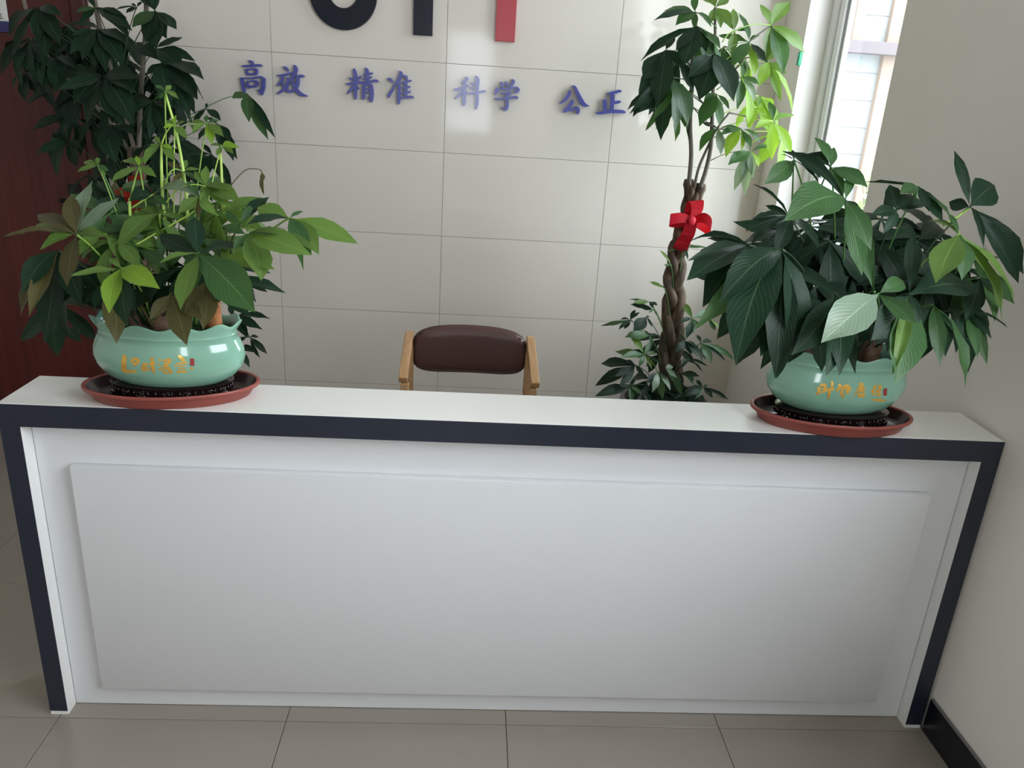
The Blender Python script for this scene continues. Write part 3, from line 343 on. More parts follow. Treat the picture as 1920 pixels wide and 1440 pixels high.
RP="""784,1660,1539,844,1744,1455,905,1828,1240,22,1;617,1550,1503,89,21,-58,79,2,1;805,1563,1399,43,-19,-82,54,0,1;807,1551,1453,43,-24,-64,73,2,1;686,1809,1625,31,-31,-62,72,2,0;810,1706,1592,21,-16,-70,70,1,1;804,1623,1521,14,-34,-56,75,1,0
858,1600,1359,895,1705,1345,931,1810,1239,22,1;839,1765,1524,51,-35,-68,64,1,1;855,1683,1436,23,-35,-64,68,1,1
775,1740,1599,838,1796,1491,902,1852,1240,22,1;754,1804,1658,24,-11,-69,71,2,1;790,1776,1641,23,9,-77,63,0,1;735,1795,1620,31,-43,-58,69,2,0;826,1658,1568,37,-43,-53,73,1,1;785,1676,1540,26,-6,-69,73,1,1
706,1780,1608,792,1822,1499,878,1864,1240,22,1;624,1713,1558,44,23,-75,62,1,1;744,1711,1565,12,10,-48,87,1,0;753,1706,1572,12,27,-27,92,0,0;684,1809,1618,12,12,-24,96,1,0;705,1797,1630,12,14,-78,61,1,0
867,1600,1354,900,1705,1339,934,1810,1234,22,1;707,1479,1275,84,6,-60,79,1,5;943,1649,1377,40,14,-60,78,2,1;907,1501,1314,42,-36,-47,80,0,1
947,1620,1353,955,1718,1334,962,1816,1233,22,0;1169,1739,1348,89,24,-42,87,1,0;985,1731,1469,37,-14,-69,71,1,0;860,1448,1205,76,3,-66,75,0,1;829,1517,1274,76,17,-71,68,1,0;861,1466,1218,29,-16,-60,78,1,2;944,1552,1298,26,-15,-62,77,2,0
1049,1660,1480,1023,1744,1413,998,1828,1240,22,2;1005,1736,1495,24,-6,-23,97,2,2;967,1568,1390,67,-38,-45,81,1,2;1198,1660,1294,40,48,-79,39,1,2;1194,1633,1349,36,47,-59,65,1,2;1025,1574,1398,43,-13,-67,73,1,1;1040,1711,1521,13,-10,-64,76,1,1
1121,1760,1531,1072,1809,1443,1023,1858,1240,22,0;1099,1837,1648,27,-25,-83,50,1,0;1202,1815,1577,76,19,-78,60,1,0;1096,1803,1535,33,-73,-47,49,0,0;1291,1760,1384,57,7,-99,8,1,0;1119,1670,1452,16,-23,-64,74,2,0;1285,1760,1362,44,5,-100,5,2,0
992,1760,1568,985,1809,1466,978,1858,1240,22,1;919,1862,1564,14,-16,-7,98,0,0;1014,1672,1504,28,-39,-61,70,0,0;1028,1668,1517,22,26,-39,88,0,1;932,1723,1554,35,16,-58,80,1,1;998,1705,1520,23,-34,-64,69,2,0
943,1740,1516,952,1796,1432,960,1852,1240,22,0;941,1791,1567,34,-35,-67,66,1,0;1034,1793,1531,38,19,-56,81,1,0;860,1690,1507,30,31,-65,69,1,0;898,1692,1469,25,22,-78,58,2,0;986,1776,1551,30,-22,-52,83,2,0
667,1660,1428,765,1744,1392,864,1828,1240,22,0;526,1437,1232,98,-33,-50,80,2,0;661,1660,1185,76,-1,-100,0,1,0;656,1547,1171,66,-16,-90,40,1,0;461,1528,1276,57,-14,-64,75,1,1;499,1516,1337,70,3,-56,83,2,0;697,1584,1215,86,43,-83,36,2,0;539,1549,1354,62,25,-72,64,1,0
693,1680,1326,783,1757,1314,873,1834,1206,22,0;508,1557,1325,79,29,-44,85,1,0;616,1680,1156,71,-79,-50,36,1,0;621,1563,1217,60,-10,-65,76,0,0;715,1680,1127,66,55,-83,6,1,0;750,1600,1328,31,-56,-38,73,2,0;728,1568,1255,45,-35,-58,74,0,0
608,1700,1428,725,1770,1394,843,1840,1240,22,0;443,1584,1407,30,22,-47,85,1,0;444,1572,1369,80,-9,-32,94,1,0;495,1605,1306,71,-20,-68,71,1,0;560,1608,1339,50,22,-74,64,1,0;505,1811,1412,23,-44,-28,86,2,0;536,1780,1425,29,-49,-41,77,1,0;701,1764,1455,34,-5,-32,94,1,0
719,1780,1485,800,1822,1417,882,1864,1240,22,0;605,1707,1482,20,26,-43,87,1,0;593,1695,1458,47,16,-50,85,1,0;678,1833,1501,19,-37,-51,77,1,0;655,1878,1544,15,23,-39,89,1,0;761,1691,1430,36,22,-44,87,1,0;670,1703,1407,40,11,-74,66,2,0
805,1660,1336,859,1744,1318,912,1828,1216,22,0;703,1797,1364,66,-9,-27,96,1,0;671,1525,1233,69,30,-75,59,1,0;742,1501,1198,61,33,-69,65,1,0;768,1497,1200,54,-14,-62,77,1,0;838,1566,1184,37,27,-79,55,0,0
1029,1660,1322,1010,1744,1300,991,1828,1202,22,1;1001,1536,1220,36,-26,-58,78,2,1;1060,1523,1177,42,42,-61,67,2,1;1032,1584,1268,30,-4,-58,81,1,0;967,1574,1243,43,-20,-58,79,1,0;1017,1550,1237,49,-29,-57,77,1,0
1133,1700,1308,1080,1770,1286,1027,1840,1188,22,0;1117,1593,1225,29,-26,-57,78,1,1;1141,1589,1211,30,-42,-62,67,1,1;1152,1612,1264,21,-43,-47,77,1,0;1173,1601,1293,23,16,-9,98,1,0;1090,1627,1241,36,-14,-63,77,1,0
1175,1740,1374,1108,1796,1347,1042,1852,1240,22,0;1167,1640,1296,32,16,-61,77,1,1;1109,1652,1290,44,-23,-58,78,0,0;1193,1683,1350,20,-31,-45,84,2,0;1201,1790,1426,27,-49,-50,72,0,1;1150,1792,1388,20,1,-25,97,1,0
749,1860,1434,821,1874,1381,893,1888,1240,22,0;815,1944,1342,42,82,-57,5,2,0;807,2029,1443,57,66,-26,70,1,0;642,1936,1447,37,-33,-60,73,0,0;638,1857,1349,41,-13,-97,21,0,0;752,1883,1277,51,36,-93,-13,2,0
800,1840,1457,855,1861,1393,910,1882,1240,22,0;932,1842,1419,40,24,-55,80,1,0;876,1936,1435,38,11,13,98,2,0;781,1981,1403,45,-59,22,78,3,0;740,1893,1351,37,-89,-25,38,2,0;755,1779,1332,45,-52,-68,52,2,0;863,1739,1323,61,-21,-82,52,0,0
823,1780,1434,871,1822,1379,919,1864,1240,22,0;839,1944,1409,57,-14,16,98,1,0;717,1889,1344,50,-78,-31,55,2,0;733,1820,1311,50,-71,-63,31,3,0;836,1726,1274,60,-14,-94,31,2,0;926,1760,1327,51,27,-87,42,1,0;942,1855,1394,44,51,-41,76,2,0
920,1880,1439,936,1887,1376,953,1894,1240,22,0;1000,1970,1357,42,82,-29,49,2,0;905,2030,1391,46,50,31,81,1,0;763,1934,1373,49,-48,-55,68,1,0;841,1815,1323,46,14,-90,41,2,0;934,1866,1275,51,55,-83,11,1,0
948,1820,1433,955,1848,1373,962,1876,1240,22,0;1089,1851,1447,45,-1,-39,92,1,0;992,1983,1373,57,-49,42,77,1,0;914,1894,1315,46,-97,-10,21,2,0;898,1785,1264,63,-72,-61,34,1,0;1034,1766,1305,57,-18,-94,27,3,0
1023,1860,1430,1006,1874,1370,988,1888,1240,22,0;960,1993,1424,40,13,11,98,1,0;871,1908,1413,54,-28,-63,72,2,0;903,1791,1341,53,17,-88,45,2,0;1036,1827,1311,34,50,-82,29,0,0;1107,1948,1306,62,85,-46,25,1,0;1101,1994,1397,45,76,-30,58,1,0
1054,1820,1439,1027,1848,1378,999,1876,1240,22,0;1030,1944,1455,34,-22,-17,96,2,0;949,1914,1408,41,-66,-58,48,1,0;962,1871,1321,48,-49,-87,1,1,0;1067,1787,1267,57,4,-98,19,2,0;1147,1856,1343,38,47,-87,13,2,0;1167,1951,1468,61,45,-54,71,1,0
1117,1840,1412,1069,1861,1362,1021,1882,1240,22,0;1066,1773,1305,41,-16,-80,57,2,0;1175,1801,1293,39,60,-62,50,1,0;1187,1894,1303,45,82,8,56,0,0;1079,1971,1356,40,-2,39,92,0,0;997,1841,1345,40,-47,-30,83,1,0
713,1800,1364,796,1835,1342,880,1870,1240,22,0;752,1921,1410,43,-8,-33,94,2,0;610,1927,1319,50,-72,-38,58,1,0;611,1841,1248,52,-62,-72,30,1,0;712,1755,1197,58,-24,-94,26,2,0;831,1810,1273,54,32,-89,32,1,0;828,1858,1341,45,44,-61,66,2,0
766,1780,1371,832,1822,1342,898,1864,1240,22,0;704,1860,1298,42,-76,2,65,2,0;699,1761,1256,48,-76,-40,51,0,0;803,1700,1229,48,-39,-84,37,2,0;867,1677,1280,53,-14,-73,67,1,0;908,1846,1341,53,21,-2,98,2,0;785,1920,1338,50,-43,26,86,2,0
837,1800,1362,881,1835,1331,924,1870,1240,22,0;823,1764,1207,46,30,-93,19,0,0;907,1848,1220,45,71,-69,11,0,0;937,1876,1297,43,71,-54,45,0,0;842,1934,1362,47,48,-2,88,1,0;703,1864,1372,50,-22,-59,78,1,0;694,1832,1279,50,-40,-84,37,0,0
881,1760,1364,910,1809,1332,939,1858,1240,22,0;933,1916,1328,51,75,-10,66,2,0;737,1870,1352,60,-23,-20,95,1,0;738,1705,1272,56,4,-88,46,1,0;867,1729,1195,57,50,-86,11,1,0;976,1827,1250,57,79,-46,40,2,0
959,1800,1377,963,1835,1336,966,1870,1240,22,0;882,1810,1263,40,-50,-83,27,3,0;964,1758,1255,43,1,-95,32,0,0;1074,1823,1281,51,53,-71,46,0,0;1066,1921,1376,54,38,-33,86,0,0;923,1932,1364,45,-28,1,96,0,0;856,1894,1292,46,-76,-36,54,3,0
1012,1780,1375,998,1822,1336,985,1864,1240,22,0;839,1769,1346,52,-5,-78,62,0,0;939,1772,1264,41,-1,-100,8,1,0;1025,1769,1249,40,50,-86,13,3,0;1078,1854,1272,49,86,-45,23,1,0;1022,1926,1335,52,69,14,71,1,0;935,1887,1422,46,11,-34,93,2,0
1066,1760,1364,1035,1809,1333,1004,1858,1240,22,0;926,1766,1327,52,-22,-67,71,1,0;1042,1726,1241,44,21,-95,22,1,0;1149,1764,1226,49,63,-69,36,1,0;1137,1879,1262,51,88,-13,46,0,0;1017,1927,1332,65,10,22,97,1,0
1146,1800,1351,1089,1835,1323,1032,1870,1231,22,0;1088,1903,1293,38,-87,-26,41,0,0;1088,1810,1180,63,-63,-76,17,1,0;1187,1764,1237,41,-28,-94,20,2,0;1273,1800,1336,35,7,-78,62,2,0;1163,1915,1395,45,-38,-28,88,0,0
772,1820,1273,837,1848,1247,901,1876,1153,22,0;868,1914,1199,48,78,-49,38,1,0;791,1960,1315,48,39,-31,87,0,0;660,1907,1260,47,-45,-46,77,1,0;629,1824,1200,46,-23,-88,41,2,0;722,1801,1109,50,12,-99,8,2,0;852,1822,1182,43,47,-79,39,1,0
813,1760,1264,864,1809,1237,915,1858,1144,22,0;770,1760,1141,46,-56,-80,20,1,0;841,1726,1133,44,-22,-95,20,1,0;929,1771,1205,41,34,-79,51,2,0;888,1863,1277,40,11,-20,97,2,0;738,1892,1193,47,-83,-18,53,3,0
895,1800,1257,919,1835,1224,944,1870,1137,22,0;1012,1877,1200,42,63,-53,57,1,0;931,1921,1257,34,46,-14,88,2,0;800,1890,1252,37,-38,-35,86,2,0;792,1857,1191,38,-64,-60,47,2,0;818,1757,1189,38,0,-84,54,0,0;937,1766,1181,28,29,-81,51,1,0
958,1800,1260,962,1835,1225,966,1870,1140,22,0;922,1957,1239,48,25,19,95,1,0;822,1865,1215,44,-49,-56,67,0,0;860,1797,1168,43,-22,-94,27,1,0;970,1774,1191,24,39,-83,39,2,0;1009,1857,1175,32,86,-47,20,1,0;990,1916,1224,36,75,0,66,2,0
1033,1820,1258,1012,1848,1223,992,1876,1138,22,0;1115,1978,1247,57,53,-22,82,1,0;944,1917,1262,43,-27,-28,92,1,0;934,1819,1179,45,-34,-83,43,1,0;1020,1783,1172,33,14,-92,38,2,0;1109,1861,1177,33,72,-57,39,3,0
1164,1800,1279,1101,1835,1253,1038,1870,1159,22,0;1084,1934,1216,59,-64,-3,77,2,0;1102,1785,1149,43,-53,-77,34,2,0;1231,1773,1133,49,19,-95,26,2,0;1303,1847,1213,49,51,-47,72,1,0;1214,1934,1290,43,2,-9,100,3,0
693,1840,1328,783,1861,1308,873,1882,1208,22,0;554,1944,1304,58,-50,-51,70,1,0;617,1847,1168,58,-37,-92,14,0,0;771,1811,1195,52,22,-92,33,3,0;849,1884,1257,58,45,-71,55,1,0;716,2018,1345,60,9,-10,99,2,0
942,1920,1470,951,1913,1397,960,1906,1240,22,0;957,1845,1361,39,61,-61,51,2,0;1002,1959,1356,44,89,-23,39,2,0;925,2083,1441,60,55,20,81,2,0;799,2013,1432,53,-19,11,98,0,0;804,1850,1390,58,3,-78,63,2,0
1006,1920,1474,994,1913,1399,983,1906,1240,22,0;1067,1876,1371,39,-3,-92,38,0,0;1148,1934,1421,50,31,-70,65,1,0;1122,2049,1511,57,5,-32,95,3,0;997,2084,1451,50,-43,10,90,0,0;882,2001,1394,47,-67,-46,58,2,0;960,1903,1324,51,-51,-83,25,2,0
1131,1900,1456,1078,1900,1391,1026,1900,1240,22,0;1110,2056,1489,53,4,-20,98,1,0;1013,1965,1402,46,-57,-47,67,1,0;1042,1896,1362,45,-39,-83,40,3,0;1118,1865,1314,53,6,-97,23,2,0;1247,1901,1353,45,46,-72,52,2,0;1237,2009,1390,59,70,-29,65,2,0
838,1840,1308,881,1861,1276,924,1882,1188,22,0;783,1967,1243,50,21,52,83,1,0;701,1853,1271,51,-27,-42,86,0,0;745,1740,1223,50,18,-73,66,2,0;819,1769,1180,53,42,-82,39,2,0;918,1857,1197,41,78,-36,51,1,0;917,1960,1222,55,75,-3,66,1,0
1114,1840,1275,1067,1861,1244,1020,1882,1155,22,0;1187,1940,1169,49,89,-36,28,0,0;1142,1966,1225,41,85,2,52,2,0;998,1888,1295,43,-9,-54,83,2,0;982,1776,1192,52,13,-88,46,1,0;1072,1828,1189,27,18,-98,5,2,0
717,1860,1415,799,1874,1371,881,1888,1240,22,0;651,1928,1327,39,-85,-43,30,2,0;717,1855,1234,49,-45,-89,2,1,0;796,1840,1318,40,5,-97,24,1,0;840,1861,1394,45,12,-74,66,1,0;769,1996,1459,43,-19,-23,95,1,0;696,1989,1391,45,-65,4,76,1,0
809,1900,1394,861,1900,1351,914,1900,1240,22,0;838,1886,1223,59,-35,-94,1,1,0;918,1872,1335,35,6,-86,51,1,0;904,2009,1400,39,13,-16,98,2,0;751,2036,1345,52,-78,-11,61,3,0;758,1925,1259,44,-73,-67,14,1,0
904,1900,1381,926,1900,1337,947,1900,1240,22,0;814,2003,1389,44,-3,-11,99,3,0;733,1927,1330,63,-30,-73,61,2,0;811,1872,1301,42,1,-95,31,1,0;905,1886,1232,50,56,-82,8,1,0;981,1965,1255,51,84,-48,26,1,0;958,2059,1344,59,77,-11,62,2,0
1034,1900,1388,1013,1900,1341,993,1900,1240,22,0;1173,1972,1354,51,45,-55,70,1,0;1071,2070,1416,55,1,-17,99,2,0;954,2007,1359,38,-62,-27,73,2,0;933,1929,1275,53,-59,-73,34,1,0;1007,1893,1240,50,-29,-95,10,2,0;1112,1912,1289,38,42,-88,23,2,0
1111,1900,1382,1065,1900,1342,1019,1900,1240,22,0;1141,1918,1233,46,48,-87,-1,2,0;1214,1970,1298,42,69,-66,30,2,0;1144,2043,1429,41,48,-37,80,0,0;1007,2019,1402,51,-26,-37,89,2,0;997,1924,1342,36,-33,-85,41,2,0;1027,1882,1228,52,6,-99,8,1,0
1128,1840,1439,1077,1861,1381,1025,1882,1240,22,0;1062,1831,1295,49,-46,-85,26,0,0;1191,1785,1297,49,15,-90,41,1,0;1233,1907,1367,44,68,-39,62,2,0;1113,2019,1447,61,-14,-5,99,1,0;1029,1902,1387,44,-61,-40,68,1,0
1186,1820,1312,1116,1848,1286,1046,1876,1192,22,0;1085,1839,1184,51,-63,-67,40,3,0;1165,1741,1190,41,-4,-83,55,2,0;1276,1794,1214,43,40,-73,56,2,0;1273,1932,1278,46,47,-10,88,0,0;1113,1912,1272,39,-52,-5,85,2,0
1173,1800,1387,1107,1835,1351,1041,1870,1240,22,1;1303,1899,1399,51,14,-30,94,2,1;1122,1947,1309,49,-73,11,68,1,1;1037,1829,1271,53,-61,-54,58,1,1;1151,1732,1230,56,-37,-83,41,1,1;1283,1751,1314,50,7,-78,63,2,1"""
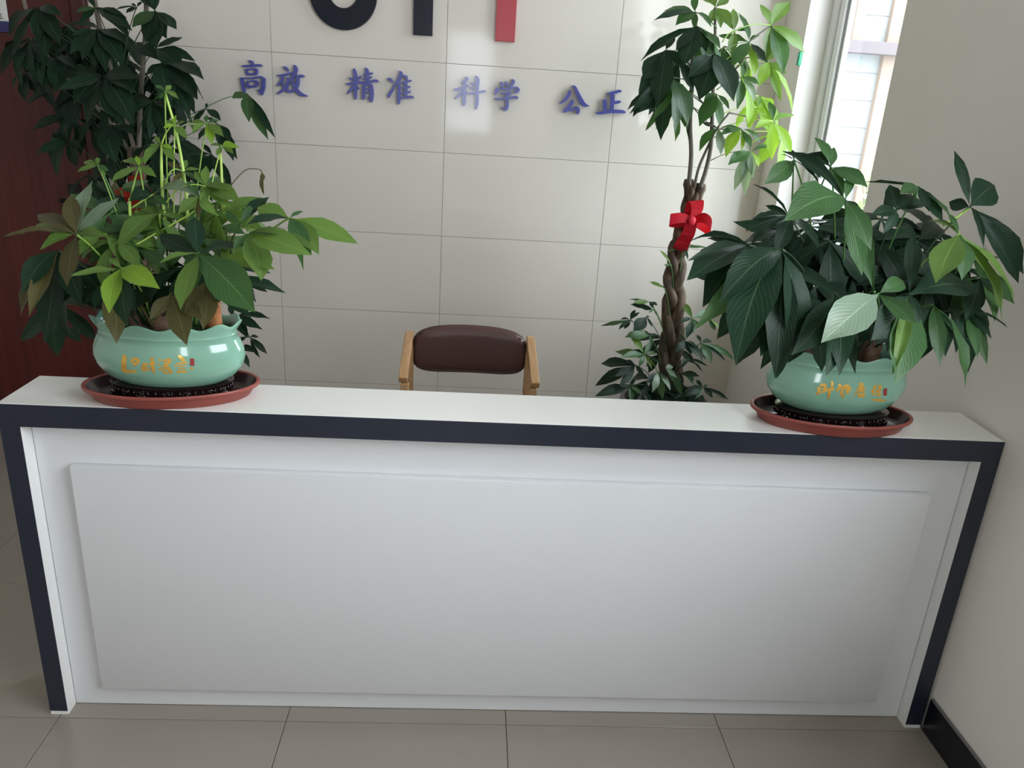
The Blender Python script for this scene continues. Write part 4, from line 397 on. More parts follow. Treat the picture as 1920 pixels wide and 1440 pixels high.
RT="""837,3360,2064,887,3370,2059,937,3380,2014,22,1;653,3246,2013,40,12,-55,83,1,0;732,3465,2071,63,-33,-40,86,1,1;841,3415,2136,30,-34,-74,58,0,1;749,3287,2005,51,4,-66,75,1,1;890,3287,2008,36,14,-54,83,2,1;829,3309,1998,27,-9,-78,62,2,1
928,3410,2092,939,3395,2071,951,3380,2020,22,2;868,3476,2124,31,-12,-53,84,2,2;994,3461,2131,35,11,-69,71,1,2;899,3358,2025,33,-9,-76,64,1,2;942,3343,2012,38,27,-71,65,0,2;980,3326,2018,48,-27,-72,63,1,2;929,3461,2158,28,-27,-76,59,0,2
1179,3460,2045,1084,3420,2058,989,3380,1995,22,2;1149,3538,2130,45,14,-71,69,1,2;1279,3556,2152,63,1,-75,66,0,2;1305,3363,1941,70,4,-71,70,2,2;1203,3294,1856,74,-8,-75,65,1,1;1147,3348,1903,54,2,-79,62,1,2
1096,3440,1977,1036,3410,1978,976,3380,1927,22,1;993,3543,2003,56,-23,-44,87,0,1;1062,3543,2095,57,52,-56,64,1,1;1152,3344,1897,59,19,-56,81,0,0;1105,3336,1846,50,35,-72,60,0,3;1015,3348,1875,68,-31,-57,76,1,1;1146,3479,2010,25,-23,-42,88,1,1
1034,3460,2016,1001,3420,2012,967,3380,1966,22,2;1036,3530,2107,37,12,-78,61,1,2;988,3524,2065,32,9,-56,82,1,2;1099,3503,2023,25,31,-60,74,2,1;1004,3386,1922,40,-4,-78,63,0,2
837,3310,2009,887,3345,2008,937,3380,1959,22,0;631,3310,1870,53,-45,-58,67,1,0;774,3186,1858,94,-27,-69,67,1,0;913,3200,1924,61,24,-49,84,0,1;744,3212,1909,55,-28,-55,79,0,0;867,3222,1911,44,-26,-75,60,1,0
897,3240,1909,922,3310,1912,946,3380,1859,22,0;828,3098,1738,107,-10,-74,66,1,0;956,3081,1740,99,8,-71,70,2,0;786,3137,1816,73,13,-74,66,1,0;935,3183,1864,24,-27,-70,67,1,0;890,3288,1967,22,-19,-77,61,1,0
726,3310,1916,823,3345,1929,921,3380,1866,22,0;627,3197,1799,91,-3,-70,71,0,0;617,3167,1681,80,-10,-83,55,1,0;710,3218,1802,62,25,-77,59,1,0;785,3230,1857,45,-30,-70,65,1,0;771,3360,1970,29,-28,-58,77,0,0;680,3130,1699,91,-29,-70,65,1,0
747,3280,1817,836,3330,1829,924,3380,1767,22,0;574,3121,1673,43,22,-77,60,1,0;614,3137,1681,80,20,-77,61,0,0;675,3143,1659,60,23,-78,58,1,1;743,3280,1579,73,-63,-77,1,1,0;776,3197,1614,59,48,-79,39,1,1;806,3127,1644,94,30,-66,69,2,1
831,3340,1770,884,3360,1768,936,3380,1720,22,0;789,3386,1786,23,-3,-35,94,1,0;861,3308,1766,15,-36,-45,82,1,1;825,3243,1636,65,-23,-78,58,1,1;759,3260,1690,55,20,-78,59,1,0
1179,3420,1905,1084,3400,1916,989,3380,1855,22,2;1125,3337,1805,53,16,-80,58,2,3;1223,3319,1755,39,-30,-83,47,1,2;1316,3420,1717,50,67,-57,48,1,3;1233,3343,1859,41,-28,-63,72,1,2;1123,3487,1928,28,-31,-54,79,2,1;1231,3477,1970,31,-13,-69,71,1,2
1054,3340,1836,1012,3360,1830,970,3380,1786,22,1;1022,3239,1714,41,10,-78,62,1,1;1109,3340,1646,49,51,-85,15,2,3;1109,3272,1812,31,-25,-50,83,2,1;1092,3248,1747,37,8,-67,73,2,5;1072,3387,1896,26,23,-80,56,0,1;1003,3397,1846,27,-3,-20,98,1,0
968,3360,1770,962,3370,1755,957,3380,1720,22,1;885,3254,1642,71,-36,-59,72,1,1;965,3259,1652,54,43,-69,59,0,1;1007,3291,1713,28,3,-63,78,1,1;904,3309,1733,30,-3,-56,83,2,1
985,3340,1639,972,3360,1626,959,3380,1589,22,1;905,3279,1546,42,-34,-62,71,2,1;992,3265,1535,40,7,-81,59,2,5;931,3402,1660,32,-14,-43,89,0,0;1051,3265,1643,32,-29,-20,94,1,1
1083,3340,1641,1029,3360,1639,974,3380,1591,22,2;976,3266,1615,41,8,-43,90,1,1;1012,3264,1530,53,-27,-70,66,2,3;1141,3257,1595,39,17,-39,90,2,1;1108,3263,1566,37,15,-66,73,1,1;1072,3263,1553,21,24,-75,62,1,3
1217,3360,1679,1105,3370,1695,994,3380,1629,22,3;1339,3439,1707,49,0,-34,94,1,2;1210,3426,1754,32,-17,-75,64,2,1;1287,3280,1557,51,3,-83,56,1,3;1201,3256,1529,50,-33,-76,56,1,3;1121,3293,1645,39,9,-54,83,1,3;1180,3407,1700,18,2,-40,92,0,3
1132,3320,1556,1057,3350,1562,982,3380,1506,22,5;1017,3233,1502,57,5,-57,82,1,1;1053,3222,1405,51,-31,-71,63,1,5;1100,3220,1388,46,-32,-79,53,2,5;1241,3392,1577,32,5,-34,94,1,1;1153,3259,1500,31,9,-66,75,1,3;1127,3228,1455,35,-32,-69,65,2,5
1153,3400,1729,1069,3390,1736,985,3380,1679,22,3;1172,3441,1779,21,10,-79,61,2,2;1103,3329,1649,41,-16,-69,71,1,3;1139,3427,1753,12,29,-53,80,1,3;1187,3352,1701,19,-32,-63,71,1,3
895,3410,1992,920,3395,1981,946,3380,1942,22,1;903,3296,1856,61,5,-76,64,2,1;966,3357,1844,55,67,-54,51,2,1;959,3473,1840,58,64,58,51,2,1;908,3499,1848,56,13,84,53,1,1;821,3475,1846,52,-64,53,56,1,1;785,3363,1874,61,-64,-30,71,2,1
998,3460,1955,980,3420,1948,962,3380,1905,22,1;955,3451,1807,49,-83,-49,27,3,1;1017,3408,1838,41,-17,-91,37,1,1;1121,3414,1826,66,45,-62,65,1,1;1117,3516,1837,52,68,10,73,3,1;1018,3553,1851,40,-20,75,63,2,1;932,3556,1813,54,-77,30,56,0,1
794,3360,1891,863,3370,1892,931,3380,1841,22,0;790,3361,1716,63,-73,-68,1,1,0;853,3284,1768,44,-13,-87,47,1,0;903,3361,1781,47,52,-68,52,0,0;901,3427,1833,47,44,7,90,1,0;820,3508,1813,49,-35,48,80,1,0;753,3448,1733,63,-95,9,29,2,0
719,3360,1782,820,3370,1794,920,3380,1732,22,0;730,3337,1618,56,89,-45,12,1,0;733,3435,1640,48,85,43,31,1,0;653,3458,1661,52,17,81,57,0,0;607,3353,1685,52,-59,-38,71,1,0;684,3293,1673,40,35,-84,41,1,0
1080,3480,1932,1027,3430,1934,974,3380,1882,22,3;1113,3526,1816,46,79,46,40,2,3;1006,3528,1806,52,-13,90,42,1,3;982,3477,1839,37,-68,15,72,1,3;1002,3410,1858,45,-18,-61,77,2,3;1084,3347,1810,58,54,-56,63,0,3;1121,3441,1760,57,95,-15,26,2,3
1179,3460,1773,1084,3420,1787,989,3380,1723,22,3;1218,3599,1660,57,-17,65,74,1,3;1120,3537,1620,62,-94,-17,28,1,3;1162,3468,1637,46,-68,-74,5,2,3;1235,3438,1630,55,6,-98,17,2,3;1276,3450,1659,50,41,-82,41,2,3;1283,3577,1732,55,28,10,96,1,3
807,3380,1733,870,3380,1733,933,3380,1683,22,1;774,3501,1667,51,21,51,83,1,1;699,3395,1609,59,-72,-39,57,1,1;729,3285,1612,48,2,-79,61,3,1;876,3355,1574,50,79,-46,41,1,1;844,3452,1572,64,94,19,30,0,1
1284,3420,1631,1144,3400,1658,1004,3380,1581,22,3;1260,3530,1525,52,40,68,61,1,3;1168,3504,1565,55,-34,25,91,1,3;1191,3382,1497,61,-25,-87,42,2,3;1268,3357,1476,47,43,-85,30,1,3;1301,3463,1507,39,98,8,16,1,3
809,3320,869,861,3356,811,913,3392,669,22,1;725,3393,875,26,-29,-41,87,0,1;709,3368,877,23,-23,-62,75,0,0;797,3349,891,19,46,-43,78,0,1;766,3363,860,16,-48,-30,83,0,0;783,3299,859,12,25,-64,73,2,1;820,3295,850,12,4,-57,82,0,1
795,3360,894,854,3378,837,912,3396,694,22,1;710,3405,892,13,-32,-56,77,0,1;708,3304,898,25,38,-55,74,1,2;824,3326,887,23,-15,-33,93,0,0;810,3328,871,16,-14,-63,77,2,0
710,3320,817,807,3356,769,904,3392,617,22,0;580,3320,784,20,-16,-75,64,0,1;652,3264,785,25,-25,-28,93,1,0;679,3279,785,22,-22,-49,84,0,0;737,3362,855,20,-30,-52,80,1,0;759,3365,844,13,11,-59,80,1,0;670,3360,804,16,-48,-20,86,2,0
775,3300,839,842,3345,785,910,3390,639,22,0;710,3232,793,57,16,-65,74,1,0;796,3253,806,12,-10,-60,79,2,0;737,3266,820,18,12,-58,81,0,0;792,3312,840,12,18,-34,93,1,0
804,3320,749,859,3356,692,913,3392,549,22,1;679,3252,757,49,33,-52,79,1,1;723,3402,733,41,-37,-18,91,1,1;789,3347,765,12,-24,-61,76,0,1;844,3348,748,15,35,-48,80,1,0;811,3278,714,16,-10,-65,76,0,1
768,3220,692,839,3301,644,909,3382,492,22,2;654,3304,675,42,-43,-42,80,0,2;646,3132,703,36,41,-47,78,1,1;713,3309,759,34,3,-60,80,1,2;727,3266,698,23,-33,-42,85,1,0;799,3268,732,25,31,-72,62,0,1;793,3156,648,22,15,-52,84,1,2;737,3169,650,22,31,-71,64,2,1;830,3262,685,23,35,-37,86,2,1;830,3143,674,18,-6,-26,96,0,0
729,3200,647,817,3290,605,905,3380,447,22,0;598,3322,608,54,-58,-40,71,1,0;562,3200,545,57,-36,-71,60,1,0;650,3104,582,38,29,-69,66,0,0;630,3118,621,41,22,-53,82,0,0;686,3246,649,21,-40,-41,82,2,0;759,3147,617,22,-21,-57,80,0,0
711,3170,564,807,3274,558,904,3377,440,22,0;546,3087,539,51,19,-61,77,1,0;686,3209,584,13,29,-28,92,2,0;736,3200,585,18,-16,-47,87,0,0;708,3102,509,26,-2,-63,78,1,1;753,3113,545,30,12,-23,97,0,1;656,3130,565,20,37,-49,79,1,0
832,3200,621,874,3290,579,916,3380,440,22,0;797,3118,553,34,31,-68,67,2,5;874,3111,570,26,9,-46,88,1,5;864,3154,604,16,-12,-41,90,2,0;772,3140,586,34,2,-52,86,0,0;852,3135,518,36,-25,-84,48,0,1
873,3240,628,896,3312,578,920,3384,440,22,0;916,3269,626,26,38,-49,78,0,5;914,3179,605,22,-34,-53,78,2,5;902,3202,619,14,14,-12,98,0,0;966,3240,494,51,58,-71,40,1,1
988,3320,836,960,3356,776,931,3392,636,22,1;951,3398,891,31,-27,-64,72,1,2;948,3241,765,34,-7,-65,76,1,0;1093,3393,852,39,25,-53,81,1,1;919,3270,824,25,13,-39,91,2,0;1010,3275,808,17,-23,-60,77,0,1;984,3265,787,22,42,-62,66,1,1
1065,3340,834,1002,3367,778,939,3394,634,22,1;1101,3279,803,24,34,-26,90,1,2;1085,3283,794,23,-31,-62,72,1,1;1028,3383,833,22,-26,-19,95,1,0;1074,3298,800,21,15,-61,78,1,1;1049,3378,862,16,2,-57,82,2,1
960,3290,740,944,3340,680,928,3389,540,22,0;1020,3192,682,42,2,-50,86,1,0;940,3325,759,15,0,-49,87,0,0;997,3244,733,19,-3,-18,98,1,0;907,3234,701,33,26,-70,66,2,0;980,3231,698,30,-35,-62,70,1,0
1041,3320,727,989,3356,669,937,3392,527,22,1;1203,3320,655,36,30,-66,69,1,1;1073,3225,662,41,-10,-58,81,2,1;1046,3252,671,30,2,-64,77,1,1;1028,3357,754,19,-7,-60,79,1,0;1103,3361,725,30,22,-30,93,1,0;1142,3246,669,19,-12,-71,70,1,0
985,3290,663,958,3340,605,931,3389,463,22,0;1058,3224,648,14,-37,-58,72,1,0;1046,3236,612,12,26,-50,83,0,0;990,3272,650,12,17,-56,81,2,0;949,3245,630,20,-5,-57,82,2,0
943,3240,608,935,3312,564,927,3384,440,22,0;1007,3166,621,31,-62,-42,67,0,0;994,3173,595,26,-14,-29,95,0,0;942,3183,562,20,-27,-61,75,1,0;990,3160,573,19,15,-32,94,2,1
1046,3220,553,992,3301,537,937,3382,440,22,0;1153,3158,520,20,-21,-72,66,2,0;1074,3240,557,12,35,-62,70,0,0;944,3142,531,41,30,-60,74,2,0;1079,3160,526,23,-30,-52,80,0,0;1024,3260,573,17,-41,-57,71,1,0;1000,3164,513,22,21,-68,71,1,1
828,3300,550,872,3345,525,915,3390,440,22,0;747,3314,466,36,-50,-79,35,1,0;842,3257,417,41,-1,-95,30,1,0;919,3337,457,48,59,-76,28,1,0;890,3396,523,33,58,-15,80,1,0;766,3416,503,51,-71,-9,70,2,0
889,3220,522,905,3301,514,921,3382,440,22,0;942,3329,520,35,16,-6,99,0,0;823,3294,485,32,-69,-29,66,2,0;846,3239,392,44,-59,-80,8,1,0;910,3200,390,42,-10,-99,13,0,0;995,3264,466,44,56,-58,60,2,0
992,3260,532,962,3323,516,932,3386,440,22,0;1100,3288,453,40,60,-45,66,0,0;1004,3356,476,35,-2,50,86,2,0;922,3377,494,49,-47,0,88,1,0;916,3286,457,39,-71,-42,57,0,0;971,3236,425,31,-33,-90,27,0,0;1052,3218,406,42,23,-88,41,0,0
773,3200,525,841,3290,526,910,3380,440,22,0;698,3279,511,39,-35,-18,92,2,0;686,3188,448,33,-20,-91,37,2,0;777,3180,412,39,37,-91,17,2,0;853,3269,422,47,82,-47,32,2,0;824,3327,477,49,76,-6,65,3,0
919,3180,507,922,3279,511,924,3378,440,22,0;972,3270,500,30,48,-21,85,1,0;868,3274,503,29,-27,-10,96,3,0;796,3245,456,53,-54,-49,68,1,0;863,3160,404,43,-20,-93,29,0,0;946,3175,367,46,33,-94,10,2,0;985,3222,434,38,76,-54,37,0,0
890,3420,633,906,3411,572,921,3402,440,22,0;949,3376,524,39,-13,-94,31,2,0;1004,3441,543,52,40,-86,30,0,0;968,3532,613,46,24,0,97,0,0;868,3542,605,38,-67,5,74,2,0;847,3486,548,35,-92,-36,18,1,0;847,3431,536,37,-65,-73,21,1,0
955,3420,676,941,3411,612,928,3402,476,22,0;946,3548,679,39,-51,-5,86,2,0;898,3479,588,36,-84,-51,20,2,0;946,3404,527,49,-43,-89,12,3,0;1053,3392,602,34,3,-92,40,2,0;1078,3463,665,47,29,-63,72,2,0
897,3440,707,909,3422,644,922,3404,507,22,0;933,3526,623,35,90,6,44,1,0;847,3544,665,35,10,42,90,2,0;756,3477,681,54,-27,-39,88,1,0;784,3417,610,43,-23,-85,46,1,0;872,3408,601,37,35,-92,20,1,0;975,3451,578,55,76,-50,42,1,0
906,3330,1145,915,3362,1083,923,3393,945,22,1;972,3375,1149,12,9,-21,97,1,4;1008,3330,1151,19,-5,-48,88,0,1;828,3317,1122,12,-12,-62,77,1,1;920,3281,1102,13,3,-66,75,2,0
862,3330,1069,890,3362,1008,919,3393,869,22,1;800,3330,1132,16,44,-78,44,1,2;825,3305,1069,15,38,-54,75,1,1
848,3330,964,883,3362,903,917,3393,764,22,1;783,3360,984,21,-3,-60,80,1,2;831,3352,973,12,2,-38,93,1,1"""
